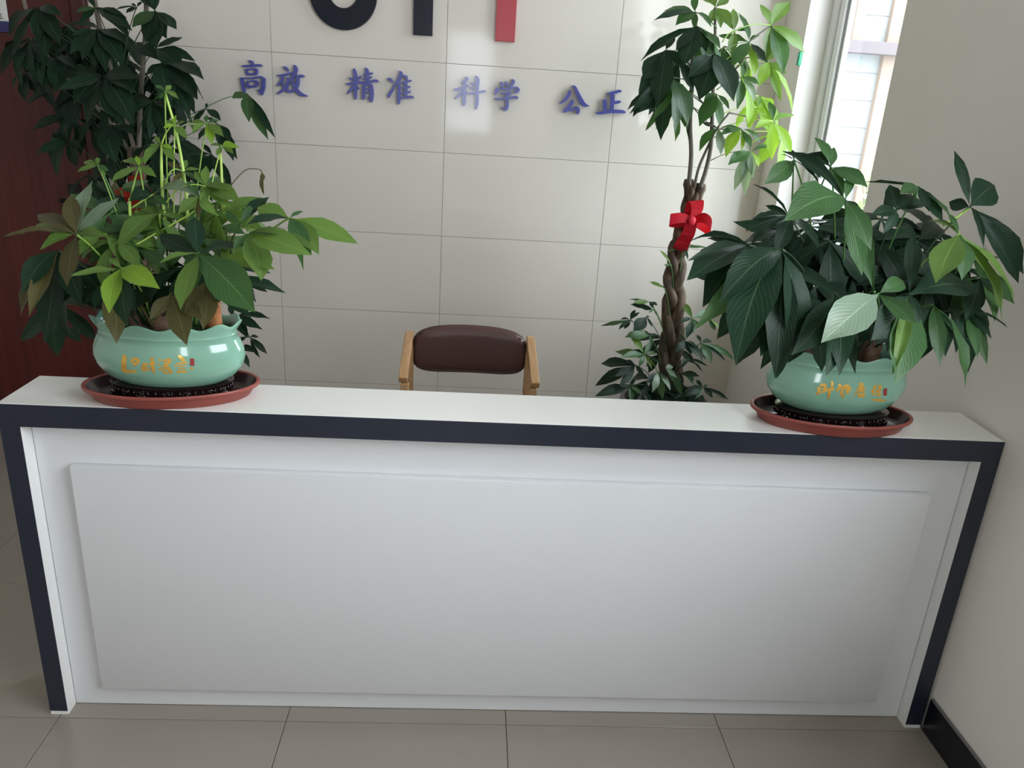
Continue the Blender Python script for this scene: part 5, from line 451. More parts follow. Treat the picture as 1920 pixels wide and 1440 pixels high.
LT="""-1281,3450,1946,-1360,3472,1886,-1439,3495,1726,22,0;-1338,3353,1874,58,18,-65,73,1,1;-1309,3497,2007,29,30,-68,67,1,0;-1275,3500,2006,26,-43,-67,60,0,0;-1363,3509,1992,35,16,-45,88,1,0;-1212,3361,1842,60,-17,-80,57,1,0;-1245,3331,1800,77,-25,-78,57,0,0;-1288,3344,1823,64,0,-76,65,1,0;-1174,3367,1879,54,9,-55,83,0,0
-1362,3480,1957,-1405,3489,1890,-1448,3498,1737,22,0;-1423,3425,1938,19,10,-42,90,1,0;-1389,3438,1929,28,0,-55,83,1,0;-1389,3499,1970,12,-14,-69,71,1,0;-1349,3505,1979,12,25,-71,66,1,0
-1499,3430,1940,-1482,3462,1872,-1465,3493,1720,22,0;-1318,3305,1860,62,-11,-64,76,1,0;-1332,3304,1837,65,21,-43,88,1,0;-1547,3360,1912,27,31,-53,79,1,1;-1342,3330,1905,24,-17,-55,82,0,0;-1533,3356,1878,32,25,-69,68,1,0;-1538,3467,1983,21,6,-72,69,1,0
-1487,3390,1862,-1475,3440,1795,-1463,3489,1642,22,0;-1414,3262,1708,61,17,-72,68,1,0;-1347,3262,1733,71,16,-61,78,1,0;-1342,3294,1814,58,4,-40,91,1,0;-1380,3294,1765,51,-12,-77,63,0,0;-1547,3303,1830,31,38,-54,75,0,0;-1504,3278,1744,56,21,-72,66,2,0;-1544,3265,1763,60,34,-67,66,1,0;-1461,3272,1721,59,30,-70,65,0,0
-1455,3330,1693,-1457,3407,1631,-1459,3483,1473,22,0;-1558,3172,1635,64,30,-49,82,0,0;-1711,3464,1690,75,-37,-68,63,1,0;-1485,3212,1516,70,-29,-77,56,1,0;-1288,3160,1522,95,5,-68,73,1,0;-1341,3178,1525,100,-9,-77,63,1,0;-1278,3219,1693,72,-39,-63,67,1,0;-1288,3217,1636,56,-6,-52,85,1,0;-1517,3187,1585,73,8,-62,78,1,0
-1712,3430,1927,-1601,3462,1874,-1490,3493,1707,22,0;-1768,3290,1815,60,-15,-58,80,2,0;-1771,3316,1748,55,-31,-75,58,1,0;-1653,3297,1748,69,37,-68,63,0,0;-1591,3308,1790,66,4,-72,69,1,0;-1736,3364,1869,32,37,-68,63,1,0;-1598,3360,1899,48,-21,-64,74,2,0;-1686,3323,1798,58,40,-66,63,1,0
-1781,3450,1800,-1640,3472,1755,-1499,3495,1580,22,0;-1815,3371,1742,31,-19,-52,83,2,0;-1783,3355,1634,52,-27,-83,48,2,0;-1722,3347,1676,57,-22,-80,56,2,0;-1792,3344,1691,46,-10,-71,70,1,0;-1669,3359,1712,59,-13,-77,63,1,0;-1688,3318,1645,75,-10,-79,61,0,0
-1689,3450,1753,-1588,3472,1698,-1487,3495,1533,22,0;-1690,3337,1633,51,18,-72,67,1,0;-1650,3335,1619,65,47,-60,65,1,0;-1577,3377,1712,45,8,-40,91,2,0;-1663,3511,1804,25,35,-68,64,1,0;-1720,3385,1710,30,21,-62,76,1,0
-1834,3500,1687,-1670,3500,1648,-1505,3500,1467,22,0;-1801,3405,1577,52,-28,-77,58,1,0;-1856,3425,1624,30,-38,-53,76,2,0;-1767,3429,1609,40,-24,-81,53,1,0;-1852,3459,1658,16,-18,-51,84,0,0;-1828,3560,1750,28,-30,-68,67,1,0
-1482,3390,1507,-1472,3440,1441,-1463,3489,1287,22,0;-1441,3285,1390,51,37,-62,69,1,0;-1395,3308,1430,52,-7,-72,69,2,0;-1516,3314,1452,35,12,-62,78,1,0;-1341,3299,1478,58,2,-28,96,1,0;-1415,3268,1372,84,6,-73,68,2,0;-1530,3445,1567,30,19,-64,74,0,0
-1292,3370,1611,-1366,3428,1553,-1440,3487,1391,22,0;-1434,3458,1608,54,-32,-50,81,1,0;-1338,3295,1565,37,23,-60,76,2,0;-1277,3265,1467,43,51,-67,54,1,0;-1214,3263,1494,51,-3,-74,67,0,0;-1152,3278,1591,57,-33,-65,69,1,0;-1197,3494,1669,59,25,-56,79,1,1
-1259,3420,1758,-1348,3456,1701,-1436,3492,1538,22,0;-1055,3280,1702,83,1,-36,93,1,0;-1085,3281,1627,85,20,-53,82,0,0;-1300,3350,1707,38,10,-62,78,0,0;-1188,3274,1589,86,22,-69,69,2,0;-1128,3310,1563,75,21,-79,58,1,0;-1402,3521,1827,61,-11,-66,75,1,0
-1300,3470,1809,-1370,3484,1746,-1441,3497,1589,22,0;-1223,3571,1863,41,9,-52,85,0,0;-1136,3440,1770,55,4,-69,72,1,0;-1163,3363,1726,84,-4,-64,76,1,0;-1268,3437,1773,21,-19,-80,57,0,0;-1343,3516,1859,25,-12,-79,60,1,0
-987,3620,1658,-1099,3560,1645,-1210,3500,1531,22,1;-1036,3562,1635,40,34,-57,75,1,1;-959,3523,1545,53,24,-71,67,2,1;-891,3557,1476,49,-8,-95,29,1,1;-852,3519,1488,38,-6,-88,47,1,0
-1133,3520,1589,-1277,3511,1544,-1421,3502,1369,22,0;-1055,3458,1547,33,-11,-65,75,1,0;-1134,3540,1612,12,21,-73,65,1,0;-1184,3492,1525,27,-22,-82,53,1,0
-1083,3500,1531,-1249,3500,1492,-1415,3500,1311,22,0;-1006,3429,1391,57,38,-73,57,1,0;-978,3389,1401,36,9,-72,69,0,0;-1139,3407,1466,49,-30,-42,86,1,0;-1057,3422,1443,36,34,-65,68,1,0;-1143,3545,1557,25,14,-36,92,0,0;-1010,3429,1468,40,-15,-74,66,0,0
-1108,3480,1409,-1263,3489,1367,-1418,3498,1189,22,0;-1010,3403,1282,51,-14,-89,43,0,0;-1028,3372,1300,48,20,-62,76,1,0;-1156,3386,1339,54,18,-64,74,0,0;-1116,3379,1306,52,-8,-71,70,1,0;-1183,3391,1407,39,32,-29,90,1,0;-1162,3527,1447,24,7,-57,82,0,0
-1704,3500,1433,-1597,3500,1378,-1489,3500,1213,22,0;-1779,3383,1380,46,38,-57,73,1,0;-1718,3403,1295,61,-33,-76,57,2,0;-1793,3555,1455,36,6,-29,96,0,0;-1624,3446,1402,35,-18,-67,72,1,0;-1634,3407,1334,53,-26,-79,56,0,0;-1737,3551,1492,29,-28,-79,54,1,0
-1362,3460,1439,-1405,3478,1372,-1448,3496,1219,22,0;-1478,3532,1444,42,-26,-49,83,2,0;-1383,3372,1358,41,-35,-59,73,2,0;-1283,3375,1356,49,-14,-75,64,0,0;-1343,3500,1469,16,19,-65,73,1,0;-1410,3514,1496,32,32,-54,78,2,0
-1857,3600,1819,-1682,3555,1785,-1508,3510,1599,22,0;-1871,3571,1663,48,47,-87,12,1,0;-1795,3706,1666,55,94,-5,34,0,0;-1869,3734,1745,45,53,44,72,0,0;-2004,3677,1759,55,-44,-16,88,2,0;-1965,3551,1673,56,-6,-93,36,2,0
-1808,3600,1725,-1655,3555,1685,-1502,3510,1505,22,0;-1698,3744,1716,50,11,-2,99,1,0;-1812,3804,1645,68,-90,15,41,2,0;-1861,3678,1607,49,-87,-49,7,1,0;-1766,3595,1537,68,-43,-90,-7,2,0;-1671,3622,1621,55,23,-97,10,2,0
-1728,3580,1840,-1610,3544,1790,-1492,3508,1620,22,0;-1771,3621,1636,75,17,-96,-23,2,0;-1651,3654,1705,62,69,-72,0,0,0;-1627,3767,1808,75,78,-33,52,1,0;-1835,3721,1810,52,-60,-29,75,2,0;-1915,3607,1742,66,-28,-92,28,1,0
-1639,3550,1696,-1560,3528,1635,-1481,3505,1476,22,0;-1694,3588,1553,47,-18,-97,-19,0,0;-1618,3592,1538,53,28,-94,-21,1,0;-1489,3654,1615,70,65,-68,33,1,0;-1650,3761,1686,60,15,6,99,1,0;-1740,3653,1636,49,-76,-56,33,1,0
-1562,3580,1799,-1517,3544,1733,-1472,3508,1579,22,0;-1547,3677,1663,59,1,81,58,1,0;-1659,3608,1684,53,-76,-1,64,2,0;-1613,3515,1635,67,-52,-73,45,0,0;-1467,3483,1661,67,34,-64,69,2,0;-1425,3656,1665,58,62,20,76,1,0
-1499,3600,1878,-1482,3555,1811,-1465,3510,1658,22,0;-1488,3588,1724,55,45,-89,10,0,0;-1413,3634,1721,65,77,-57,30,1,0;-1482,3736,1801,50,63,32,71,0,0;-1603,3716,1821,51,-44,4,90,2,0;-1609,3590,1750,58,-34,-87,36,2,0
-1480,3550,1568,-1471,3528,1499,-1462,3505,1348,22,0;-1569,3472,1458,44,1,-82,57,2,0;-1444,3450,1376,63,51,-72,47,1,0;-1400,3611,1441,55,87,-15,47,0,0;-1529,3668,1482,47,15,62,77,2,0;-1606,3615,1509,49,-45,-5,89,2,0
-1412,3580,1572,-1433,3544,1504,-1454,3508,1352,22,0;-1437,3582,1381,55,-2,-100,-1,1,0;-1336,3631,1442,50,47,-88,-7,2,0;-1278,3721,1537,64,69,-53,50,2,0;-1481,3730,1570,52,-52,-23,82,2,0;-1522,3670,1469,55,-67,-74,6,3,0
-1392,3600,1697,-1422,3555,1631,-1452,3510,1477,22,0;-1365,3735,1615,56,90,8,43,0,0;-1485,3709,1649,50,-21,24,95,1,0;-1548,3656,1623,53,-51,-59,62,0,0;-1485,3568,1532,54,20,-98,8,1,0;-1309,3638,1518,55,80,-55,25,2,0
-1286,3580,1718,-1363,3544,1658,-1439,3508,1498,22,0;-1416,3733,1671,61,-50,-16,85,2,0;-1394,3614,1596,46,-52,-82,23,2,0;-1316,3569,1510,60,11,-99,4,2,0;-1217,3637,1560,52,73,-68,7,2,0;-1216,3749,1618,61,82,-1,57,2,0
-1614,3550,1514,-1546,3528,1451,-1478,3505,1294,22,0;-1504,3582,1358,66,33,-94,4,2,0;-1510,3672,1499,51,56,-38,74,2,0;-1699,3735,1524,63,-54,-29,79,0,0;-1755,3623,1367,72,-61,-77,20,1,0;-1622,3594,1352,51,-23,-94,-24,0,0
-1562,3550,1407,-1517,3528,1340,-1472,3505,1187,22,0;-1511,3522,1250,59,-1,-98,17,1,0;-1442,3612,1324,55,64,-29,71,1,0;-1542,3719,1306,69,-32,51,80,1,0;-1611,3634,1276,45,-95,-9,30,1,0;-1618,3514,1255,58,-55,-75,38,1,0
-1478,3550,1282,-1470,3528,1213,-1462,3505,1062,22,0;-1557,3590,1109,62,-67,-73,14,0,0;-1399,3568,1121,64,0,-99,-11,2,0;-1306,3571,1165,76,32,-90,30,2,0;-1406,3690,1243,49,19,17,97,0,0;-1507,3682,1194,48,-96,-4,26,1,0
-1716,3600,1523,-1603,3555,1472,-1491,3510,1303,22,0;-1800,3511,1354,61,36,-89,29,0,0;-1718,3619,1358,48,83,-56,-8,2,0;-1713,3758,1384,59,91,27,33,2,0;-1811,3714,1494,44,4,28,96,1,0;-1900,3596,1456,63,-24,-68,70,1,0
-1351,3550,1419,-1399,3528,1353,-1447,3505,1199,22,0;-1227,3676,1318,60,63,1,78,2,0;-1384,3680,1323,45,-55,40,73,1,0;-1447,3606,1229,70,-83,-49,27,0,0;-1362,3530,1240,49,-25,-96,12,1,0;-1250,3515,1295,57,35,-78,51,2,0
-1496,3600,1766,-1480,3555,1700,-1464,3510,1546,22,0;-1403,3677,1674,47,73,-7,68,1,0;-1502,3747,1706,53,-16,37,92,1,0;-1622,3659,1640,65,-74,-32,59,0,0;-1558,3513,1579,59,-29,-83,48,2,0;-1416,3540,1620,56,26,-84,48,1,0
-1488,3600,1691,-1476,3555,1624,-1463,3510,1471,22,0;-1409,3556,1493,65,-31,-95,9,2,0;-1304,3644,1617,60,40,-70,59,0,0;-1344,3751,1657,61,21,2,98,1,0;-1528,3728,1603,51,-93,-4,37,1,0;-1480,3647,1531,54,-74,-64,-22,1,0
-1591,3600,1624,-1534,3555,1561,-1476,3510,1404,22,0;-1564,3732,1542,54,-64,50,59,1,0;-1617,3695,1442,63,-97,-25,1,2,0;-1609,3566,1442,61,-61,-77,20,2,0;-1480,3594,1516,46,23,-93,29,3,0;-1459,3692,1563,62,47,-10,88,1,0
-1674,3600,1603,-1580,3555,1548,-1486,3510,1383,22,0;-1654,3737,1536,52,82,15,56,2,0;-1796,3736,1575,53,-4,17,99,1,0;-1823,3627,1524,51,-44,-68,59,2,0;-1767,3585,1445,54,16,-99,0,0,0;-1648,3641,1409,61,87,-50,1,1,0
-1738,3600,1661,-1616,3555,1612,-1493,3510,1441,22,0;-1917,3630,1561,68,-42,-74,52,1,0;-1772,3600,1457,67,35,-94,-6,0,0;-1660,3682,1537,55,88,-38,30,1,0;-1765,3741,1597,52,44,44,78,0,0
-1457,3600,1522,-1458,3555,1455,-1460,3510,1302,22,0;-1537,3749,1419,57,-61,20,77,2,0;-1516,3631,1365,56,-70,-70,12,1,0;-1417,3566,1371,51,22,-94,27,1,0;-1349,3685,1450,52,63,-15,76,0,0
-1539,3580,1439,-1504,3544,1372,-1469,3508,1219,22,0;-1627,3750,1419,70,-52,-17,84,2,0;-1642,3653,1335,45,-66,-73,14,2,0;-1548,3608,1230,67,5,-99,-14,0,0;-1464,3692,1281,75,72,-68,-14,1,0;-1421,3753,1396,77,70,-32,64,1,0
-1352,3580,1529,-1399,3544,1464,-1447,3508,1309,22,0;-1441,3611,1391,54,-63,-74,24,1,0;-1335,3582,1373,49,7,-100,0,1,0;-1260,3639,1423,53,76,-56,34,2,0;-1375,3753,1452,68,-31,35,88,1,0
-1286,3560,1454,-1363,3533,1393,-1439,3506,1234,22,0;-1315,3542,1257,65,-56,-81,16,2,0;-1156,3555,1283,75,21,-96,19,1,0;-1167,3643,1355,49,73,-35,58,1,0;-1255,3721,1348,65,-54,53,65,2,0;-1352,3648,1308,62,-92,-32,22,1,0
-1243,3560,1376,-1339,3533,1319,-1434,3506,1156,22,0;-1138,3663,1302,48,35,29,89,2,0;-1265,3724,1262,63,-79,28,55,0,0;-1238,3562,1222,48,-68,-73,-4,0,0;-1140,3544,1203,64,2,-99,11,0,0
-1474,3600,1360,-1468,3555,1293,-1462,3510,1140,22,0;-1494,3660,1194,59,-49,-84,-24,1,0;-1357,3655,1183,64,15,-97,-20,1,0;-1334,3656,1329,48,42,-81,42,2,0;-1452,3802,1315,68,-59,24,77,2,0;-1547,3737,1296,55,-90,-36,25,0,0
-1578,3560,1309,-1526,3533,1244,-1474,3506,1089,22,0;-1488,3703,1234,50,75,-14,64,2,0;-1626,3747,1228,63,-40,27,87,2,0;-1697,3646,1178,53,-74,-60,29,1,0;-1589,3551,1126,51,1,-100,5,2,0;-1477,3577,1171,50,51,-81,27,2,0
-1662,3560,1288,-1573,3533,1230,-1484,3506,1068,22,0;-1591,3506,1119,54,30,-86,40,2,0;-1581,3604,1165,45,83,2,55,2,0;-1665,3694,1141,68,-31,70,64,1,0;-1744,3524,1145,57,-65,-56,52,2,0
-1300,3600,1641,-1371,3555,1580,-1441,3510,1421,22,0;-1252,3701,1466,58,94,10,32,1,0;-1367,3699,1533,50,-32,60,74,2,0;-1440,3600,1533,56,-50,-57,65,2,0;-1400,3515,1479,56,-6,-87,49,2,0;-1262,3608,1472,48,80,-57,16,1,0
-1759,3620,1751,-1628,3566,1706,-1496,3512,1531,22,0;-1898,3736,1716,64,-31,-8,95,0,0;-1870,3580,1627,61,21,-97,12,0,0;-1734,3676,1548,61,82,-58,-6,1,0;-1779,3805,1637,79,96,22,19,0,0
-1804,3620,1882,-1653,3566,1843,-1501,3512,1662,22,0;-1753,3771,1831,54,-32,40,86,0,0;-1821,3685,1729,56,-97,-26,0,2,0;-1771,3608,1682,61,-51,-86,-3,0,0;-1664,3642,1767,63,49,-74,46,0,0
-1651,3620,1796,-1567,3566,1739,-1483,3512,1576,22,0;-1698,3603,1588,66,-60,-77,20,0,0;-1522,3565,1632,71,-1,-95,31,0,0;-1500,3731,1760,59,37,-22,90,1,0;-1688,3802,1699,74,-81,13,57,0,0
-1694,3600,1880,-1591,3555,1827,-1488,3510,1660,22,0;-1679,3659,1696,61,-7,-95,-31,1,0;-1596,3707,1771,59,77,-64,5,2,0;-1611,3734,1873,50,50,-26,83,2,0;-1764,3805,1846,69,-65,-10,75,1,0;-1746,3682,1733,50,-60,-77,-22,2,0
-1009,3300,753,-1161,3350,691,-1313,3400,476,22,0;-825,3200,782,40,-30,-29,91,1,0;-857,3190,736,44,-27,-51,82,2,0;-916,3237,756,35,-25,-32,91,2,0;-930,3214,691,43,16,-47,87,0,0;-1037,3350,799,25,23,-58,78,0,0
-944,3300,669,-1128,3350,650,-1313,3400,476,22,0;-869,3286,599,29,32,-80,50,2,0;-903,3300,572,19,-13,-99,-5,1,0;-915,3331,661,23,44,-18,88,1,0;-992,3345,698,23,-30,-71,63,1,0
-1009,3300,622,-1161,3350,613,-1313,3400,476,22,0;-896,3233,618,38,-18,-37,91,1,0;-943,3271,538,33,50,-62,60,1,0;-1012,3263,528,33,-21,-91,36,2,0;-973,3358,651,22,-2,-43,90,1,0
-1775,3400,646,-1587,3400,634,-1399,3400,472,22,0;-1814,3300,603,40,40,-49,78,1,0;-1761,3294,554,42,1,-65,76,1,0;-1669,3321,603,48,-6,-53,85,1,0;-1775,3466,699,26,5,-62,78,0,0;-1869,3458,661,37,-26,-62,74,1,0"""
STEMS=[('LP',42,3,[(-678,1900,1308),(-675,1910,1399),(-680,1920,1488),(-693,1930,1582),(-710,1930,1665)]),
('LP',40,3,[(-715,1880,1356),(-726,1900,1425),(-726,1910,1508),(-725,1920,1553)]),
('LP',42,3,[(-796,1880,1338),(-796,1880,1397),(-793,1880,1433)]),
('LP',20,2,[(-793,1880,1428),(-777,1890,1485),(-772,1900,1503)]),
('LP',42,3,[(-599,1880,1348),(-588,1890,1398),(-578,1900,1455)]),
('LP',40,3,[(-615,1900,1293),(-594,1910,1422),(-593,1920,1492),(-592,1920,1545)]),
('LP',18,2,[(-719,1900,1465),(-702,1890,1493),(-692,1900,1502),(-678,1910,1497)]),
('LP',18,3,[(-790,1880,1411),(-752,1880,1437),(-746,1900,1442)]),
('LP',20,3,[(-725,1860,1363),(-638,1850,1416),(-621,1840,1449)]),
('LP',18,3,[(-714,1880,1424),(-676,1870,1462),(-637,1860,1474),(-611,1860,1471)]),
('LP',14,4,[(-578,1900,1457),(-554,1900,1487),(-528,1900,1510),(-499,1900,1512),(-494,1900,1506)]),
('LP',18,3,[(-724,1920,1555),(-714,1920,1577),(-700,1920,1595)]),
('LP',16,5,[(-693,1930,1586),(-664,1920,1601),(-625,1920,1603)]),
('LP',18,3,[(-756,1800,1341),(-726,1840,1362)]),
('LP',18,3,[(-565,1860,1367),(-525,1800,1390),(-446,1780,1390)]),
('LP',18,1,[(-834,1900,1347),(-829,1900,1401),(-850,1880,1495),(-856,1880,1503)]),
('LP',30,4,[(-733,1900,1384),(-734,1910,1441)]),
('RT',90,9,[(902,3360,1405),(896,3360,1525),(875,3360,1647),(866,3370,1767),(856,3380,1872),(852,3380,2016),(839,3370,2065)]),
('RT',90,9,[(953,3360,1398),(968,3360,1479),(973,3360,1579),(961,3370,1712),(953,3380,1819),(946,3400,1949),(925,3400,2091)]),
('RT',60,9,[(927,3360,1393),(935,3360,1477),(962,3360,1566),(985,3350,1635),(1030,3360,1701)]),
('RT',30,9,[(1030,3360,1701),(1086,3380,1695),(1167,3380,1682),(1217,3360,1679)]),
('RT',40,9,[(957,3380,1796),(1016,3400,1847),(1070,3420,1899),(1096,3440,1977),(1179,3460,2045)]),
('RT',30,9,[(957,3400,1879),(1021,3400,1901),(1115,3420,1919),(1179,3420,1905)]),
('RT',25,9,[(862,3360,1743),(881,3350,1708),(965,3340,1641),(982,3340,1635)]),
('RT',25,9,[(982,3340,1635),(1043,3340,1639),(1083,3340,1641),(1132,3320,1556)]),
('RP',30,1,[(890,1620,1315),(866,1600,1353)]),
('RP',30,1,[(1014,1800,1523),(1001,1780,1551),(992,1760,1568)]),
('RP',28,2,[(1046,1720,1492),(1087,1740,1510),(1122,1760,1529)]),
('RP',30,2,[(1070,1740,1507),(1061,1700,1492),(1049,1660,1480)]),
('RP',22,1,[(753,1860,1499),(729,1820,1557),(706,1780,1608)]),
('RP',22,1,[(803,1840,1542),(784,1780,1576),(775,1740,1599)])]
WALL_CHARS={
'高':[[(-1054.5,1795.9,7.5),(-1041.5,1793.1,11.3),(-1034.5,1784.7,9.4)],[(-1086.8,1771.8,7.5),(-1042.5,1776.2,11.3),(-1012.2,1780.4,11.3),(-995.3,1779.1,9.4)],[(-1068.8,1757.8,7.5),(-1061.6,1735.1,9.5)],[(-1072.6,1757.6,5.7),(-1031.9,1763.2,7.5),(-1016.1,1758.3,11.3)],[(-1017.1,1758.2,11.3),(-1025.7,1738.1,9.5)],[(-1061.4,1738.6,10.4),(-1023.6,1741.8,9.5)],[(-1092.5,1721.6,11.3),(-1085.8,1690.6,16.1),(-1082.0,1658.3,13.3)],[(-1099.2,1720.3,5.7),(-1045.3,1722.6,7.6),(-1003.4,1730.5,9.5),(-982.2,1720.1,7.6)],[(-990.5,1723.2,17.1),(-994.2,1687.0,18.1),(-1001.5,1654.0,9.5)],[(-1001.4,1655.8,9.5),(-1018.4,1676.5,4.8)],[(-1068.0,1706.0,7.6),(-1060.9,1679.4,10.5)],[(-1070.8,1705.9,5.7),(-1030.8,1711.5,7.6),(-1016.0,1705.5,9.5)],[(-1017.9,1705.4,11.4),(-1028.4,1685.9,10.5)],[(-1062.5,1685.7,11.4),(-1026.3,1688.7,8.6)]],
'效':[[(-897.3,1781.4,5.7),(-886.3,1774.1,14.2),(-876.3,1764.9,9.5)],[(-931.1,1741.9,4.7),(-902.6,1743.6,11.4),(-866.3,1753.9,10.4),(-854.9,1754.5,9.5)],[(-902.9,1737.4,9.5),(-909.5,1715.4,14.3),(-931.2,1696.1,4.8)],[(-885.0,1733.9,9.5),(-869.3,1725.0,11.4),(-852.6,1713.4,7.6)],[(-876.9,1722.8,15.2),(-893.5,1687.5,15.3),(-930.8,1660.9,5.7)],[(-906.1,1704.8,9.5),(-886.0,1684.3,15.3),(-875.1,1672.3,7.6)],[(-848.0,1790.6,9.5),(-842.0,1773.2,18.0),(-851.5,1744.0,15.2),(-869.4,1721.4,7.6)],[(-840.3,1738.4,11.4),(-817.3,1746.0,13.3),(-804.1,1744.7,5.7)],[(-832.8,1736.2,15.2),(-839.7,1701.5,17.2),(-861.5,1677.6,11.5),(-884.6,1672.6,7.6)],[(-859.9,1722.0,11.4),(-845.8,1690.3,17.2),(-823.7,1668.1,17.2),(-791.4,1659.9,3.8)]],
'精':[[(-577.0,1791.3,11.4),(-570.6,1758.6,16.2),(-571.6,1660.6,13.5)],[(-599.3,1752.4,5.7),(-585.1,1743.3,11.5)],[(-544.8,1760.1,9.6),(-566.0,1746.3,11.5)],[(-614.0,1725.4,5.7),(-596.8,1724.6,11.5),(-568.0,1735.3,11.5),(-550.7,1738.2,7.7)],[(-579.6,1718.4,11.5),(-593.3,1697.6,11.5),(-609.8,1680.3,3.8)],[(-565.3,1714.7,9.6),(-554.8,1705.3,8.6)],[(-536.2,1767.8,3.8),(-516.1,1771.7,9.6),(-492.2,1777.6,8.6)],[(-538.2,1750.6,3.8),(-518.1,1754.5,9.6),(-496.1,1760.3,9.6)],[(-522.7,1798.2,11.4),(-515.1,1779.8,16.2),(-515.3,1740.3,14.4)],[(-564.1,1736.5,7.7),(-546.9,1733.0,11.5),(-500.9,1741.1,11.5),(-476.0,1746.2,11.5),(-465.4,1742.3,5.8)],[(-531.7,1723.0,15.4),(-531.8,1692.1,15.4),(-534.9,1661.8,11.6)],[(-535.5,1722.8,7.7),(-504.8,1727.3,10.6),(-491.4,1721.8,9.6)],[(-496.2,1723.3,15.4),(-494.3,1687.0,17.3),(-495.4,1651.3,9.7)],[(-493.4,1654.2,11.6),(-514.6,1672.2,3.9)],[(-524.1,1707.1,6.7),(-501.0,1710.3,7.7)],[(-524.2,1690.8,6.7),(-503.0,1693.8,7.7)]],
'准':[[(-423.2,1758.4,6.7),(-408.8,1753.8,16.3),(-396.3,1744.6,6.7)],[(-415.2,1675.2,5.8),(-414.3,1688.1,15.5),(-391.3,1722.2,10.6)],[(-367.9,1794.0,7.7),(-361.1,1781.9,18.2),(-372.3,1752.4,15.4),(-399.0,1723.6,5.8)],[(-369.4,1745.3,11.5),(-368.9,1698.1,15.5),(-370.5,1665.0,16.5),(-369.4,1649.4,7.8)],[(-349.5,1776.3,5.8),(-337.9,1770.6,15.4),(-332.0,1759.3,8.7)],[(-362.6,1743.0,7.7),(-335.7,1750.0,11.5),(-312.7,1755.9,9.6)],[(-337.6,1749.0,13.5),(-336.8,1681.7,14.5)],[(-362.4,1720.3,7.7),(-339.3,1724.4,9.6),(-318.1,1729.3,10.6)],[(-362.1,1697.6,6.8),(-339.0,1701.7,8.7),(-315.9,1707.6,9.7)],[(-361.9,1677.4,8.7),(-334.9,1681.8,10.7),(-311.7,1685.0,11.6),(-300.0,1681.1,5.8)]],
'科':[[(-63.5,1787.3,5.8),(-55.4,1777.9,15.5),(-80.9,1760.0,4.8)],[(-114.9,1732.6,4.8),(-101.2,1729.7,13.6),(-64.8,1743.7,9.7),(-45.6,1751.2,8.7)],[(-65.7,1767.3,13.5),(-66.2,1729.0,15.5),(-65.1,1674.0,16.6),(-67.5,1660.9,7.8)],[(-77.6,1722.9,11.7),(-92.4,1701.9,11.7),(-109.5,1688.9,3.9)],[(-60.2,1725.7,5.8),(-46.2,1715.6,3.9)],[(-37.3,1762.6,4.8),(-26.5,1759.6,11.6),(-16.6,1754.8,5.8)],[(-39.5,1743.4,4.9),(-27.7,1740.4,11.6),(-17.8,1736.5,5.8)],[(-48.1,1716.4,4.9),(-32.6,1717.3,9.7),(6.1,1725.1,9.7),(29.3,1730.1,9.7),(33.3,1726.7,5.8)],[(-14.4,1793.9,7.7),(-6.0,1778.1,18.4),(-5.9,1732.6,15.6),(-4.5,1677.5,16.6),(-7.2,1647.8,9.8)]],
'学':[[(102.1,1775.4,7.8),(109.6,1763.1,16.5),(115.1,1751.6,7.8)],[(125.4,1776.8,7.8),(131.7,1768.1,15.6),(136.3,1756.5,7.8)],[(154.9,1788.6,7.8),(161.3,1778.9,16.5),(147.2,1752.6,9.7)],[(88.7,1751.0,9.7),(85.6,1736.2,17.5),(80.7,1718.4,9.8)],[(95.0,1744.0,7.8),(139.8,1746.7,8.8),(176.5,1754.3,9.7),(190.9,1742.4,13.7)],[(189.0,1741.3,17.6),(164.2,1730.7,5.9)],[(105.7,1726.3,6.8),(121.3,1726.3,9.8),(144.5,1732.3,8.8),(152.7,1725.4,9.8)],[(150.8,1725.3,11.7),(126.0,1712.8,7.8)],[(133.5,1718.8,13.7),(138.3,1685.9,14.7),(136.7,1661.7,15.7),(125.5,1650.8,9.8)],[(129.3,1653.8,11.8),(111.9,1664.9,4.9)],[(76.7,1699.8,5.9),(93.4,1699.0,9.8),(142.1,1706.4,10.8),(179.0,1712.3,11.7),(186.3,1705.3,5.9)]],
'公':[[(423.7,1757.2,7.8),(428.5,1746.8,17.7),(413.1,1718.2,15.7),(384.4,1694.3,4.9)],[(437.8,1776.7,5.9),(452.0,1772.0,11.8),(470.6,1740.1,17.7),(491.2,1708.0,21.7),(504.1,1697.6,17.8),(526.4,1693.3,4.0)],[(440.1,1715.2,10.8),(443.9,1705.2,17.8),(428.0,1682.0,15.8),(407.5,1665.9,11.9)],[(406.8,1662.1,13.8),(428.9,1670.8,13.8),(462.3,1675.6,11.9)],[(462.3,1687.7,8.9),(474.3,1675.3,18.8),(476.0,1655.8,13.9)]],
'正':[[(604.0,1753.4,4.9),(629.3,1757.7,13.8),(660.1,1766.9,12.8),(671.9,1767.6,9.9)],[(631.6,1755.0,16.8),(634.6,1716.3,16.8),(635.4,1679.1,15.9)],[(642.7,1714.6,11.9),(661.2,1718.8,13.9),(674.9,1721.5,7.9)],[(591.0,1724.0,9.9),(598.8,1716.1,17.8),(602.8,1675.3,14.9)],[(562.8,1665.5,7.9),(578.9,1664.6,11.9),(637.8,1675.5,15.9),(685.6,1677.3,15.9),(701.9,1674.5,9.0)]],}
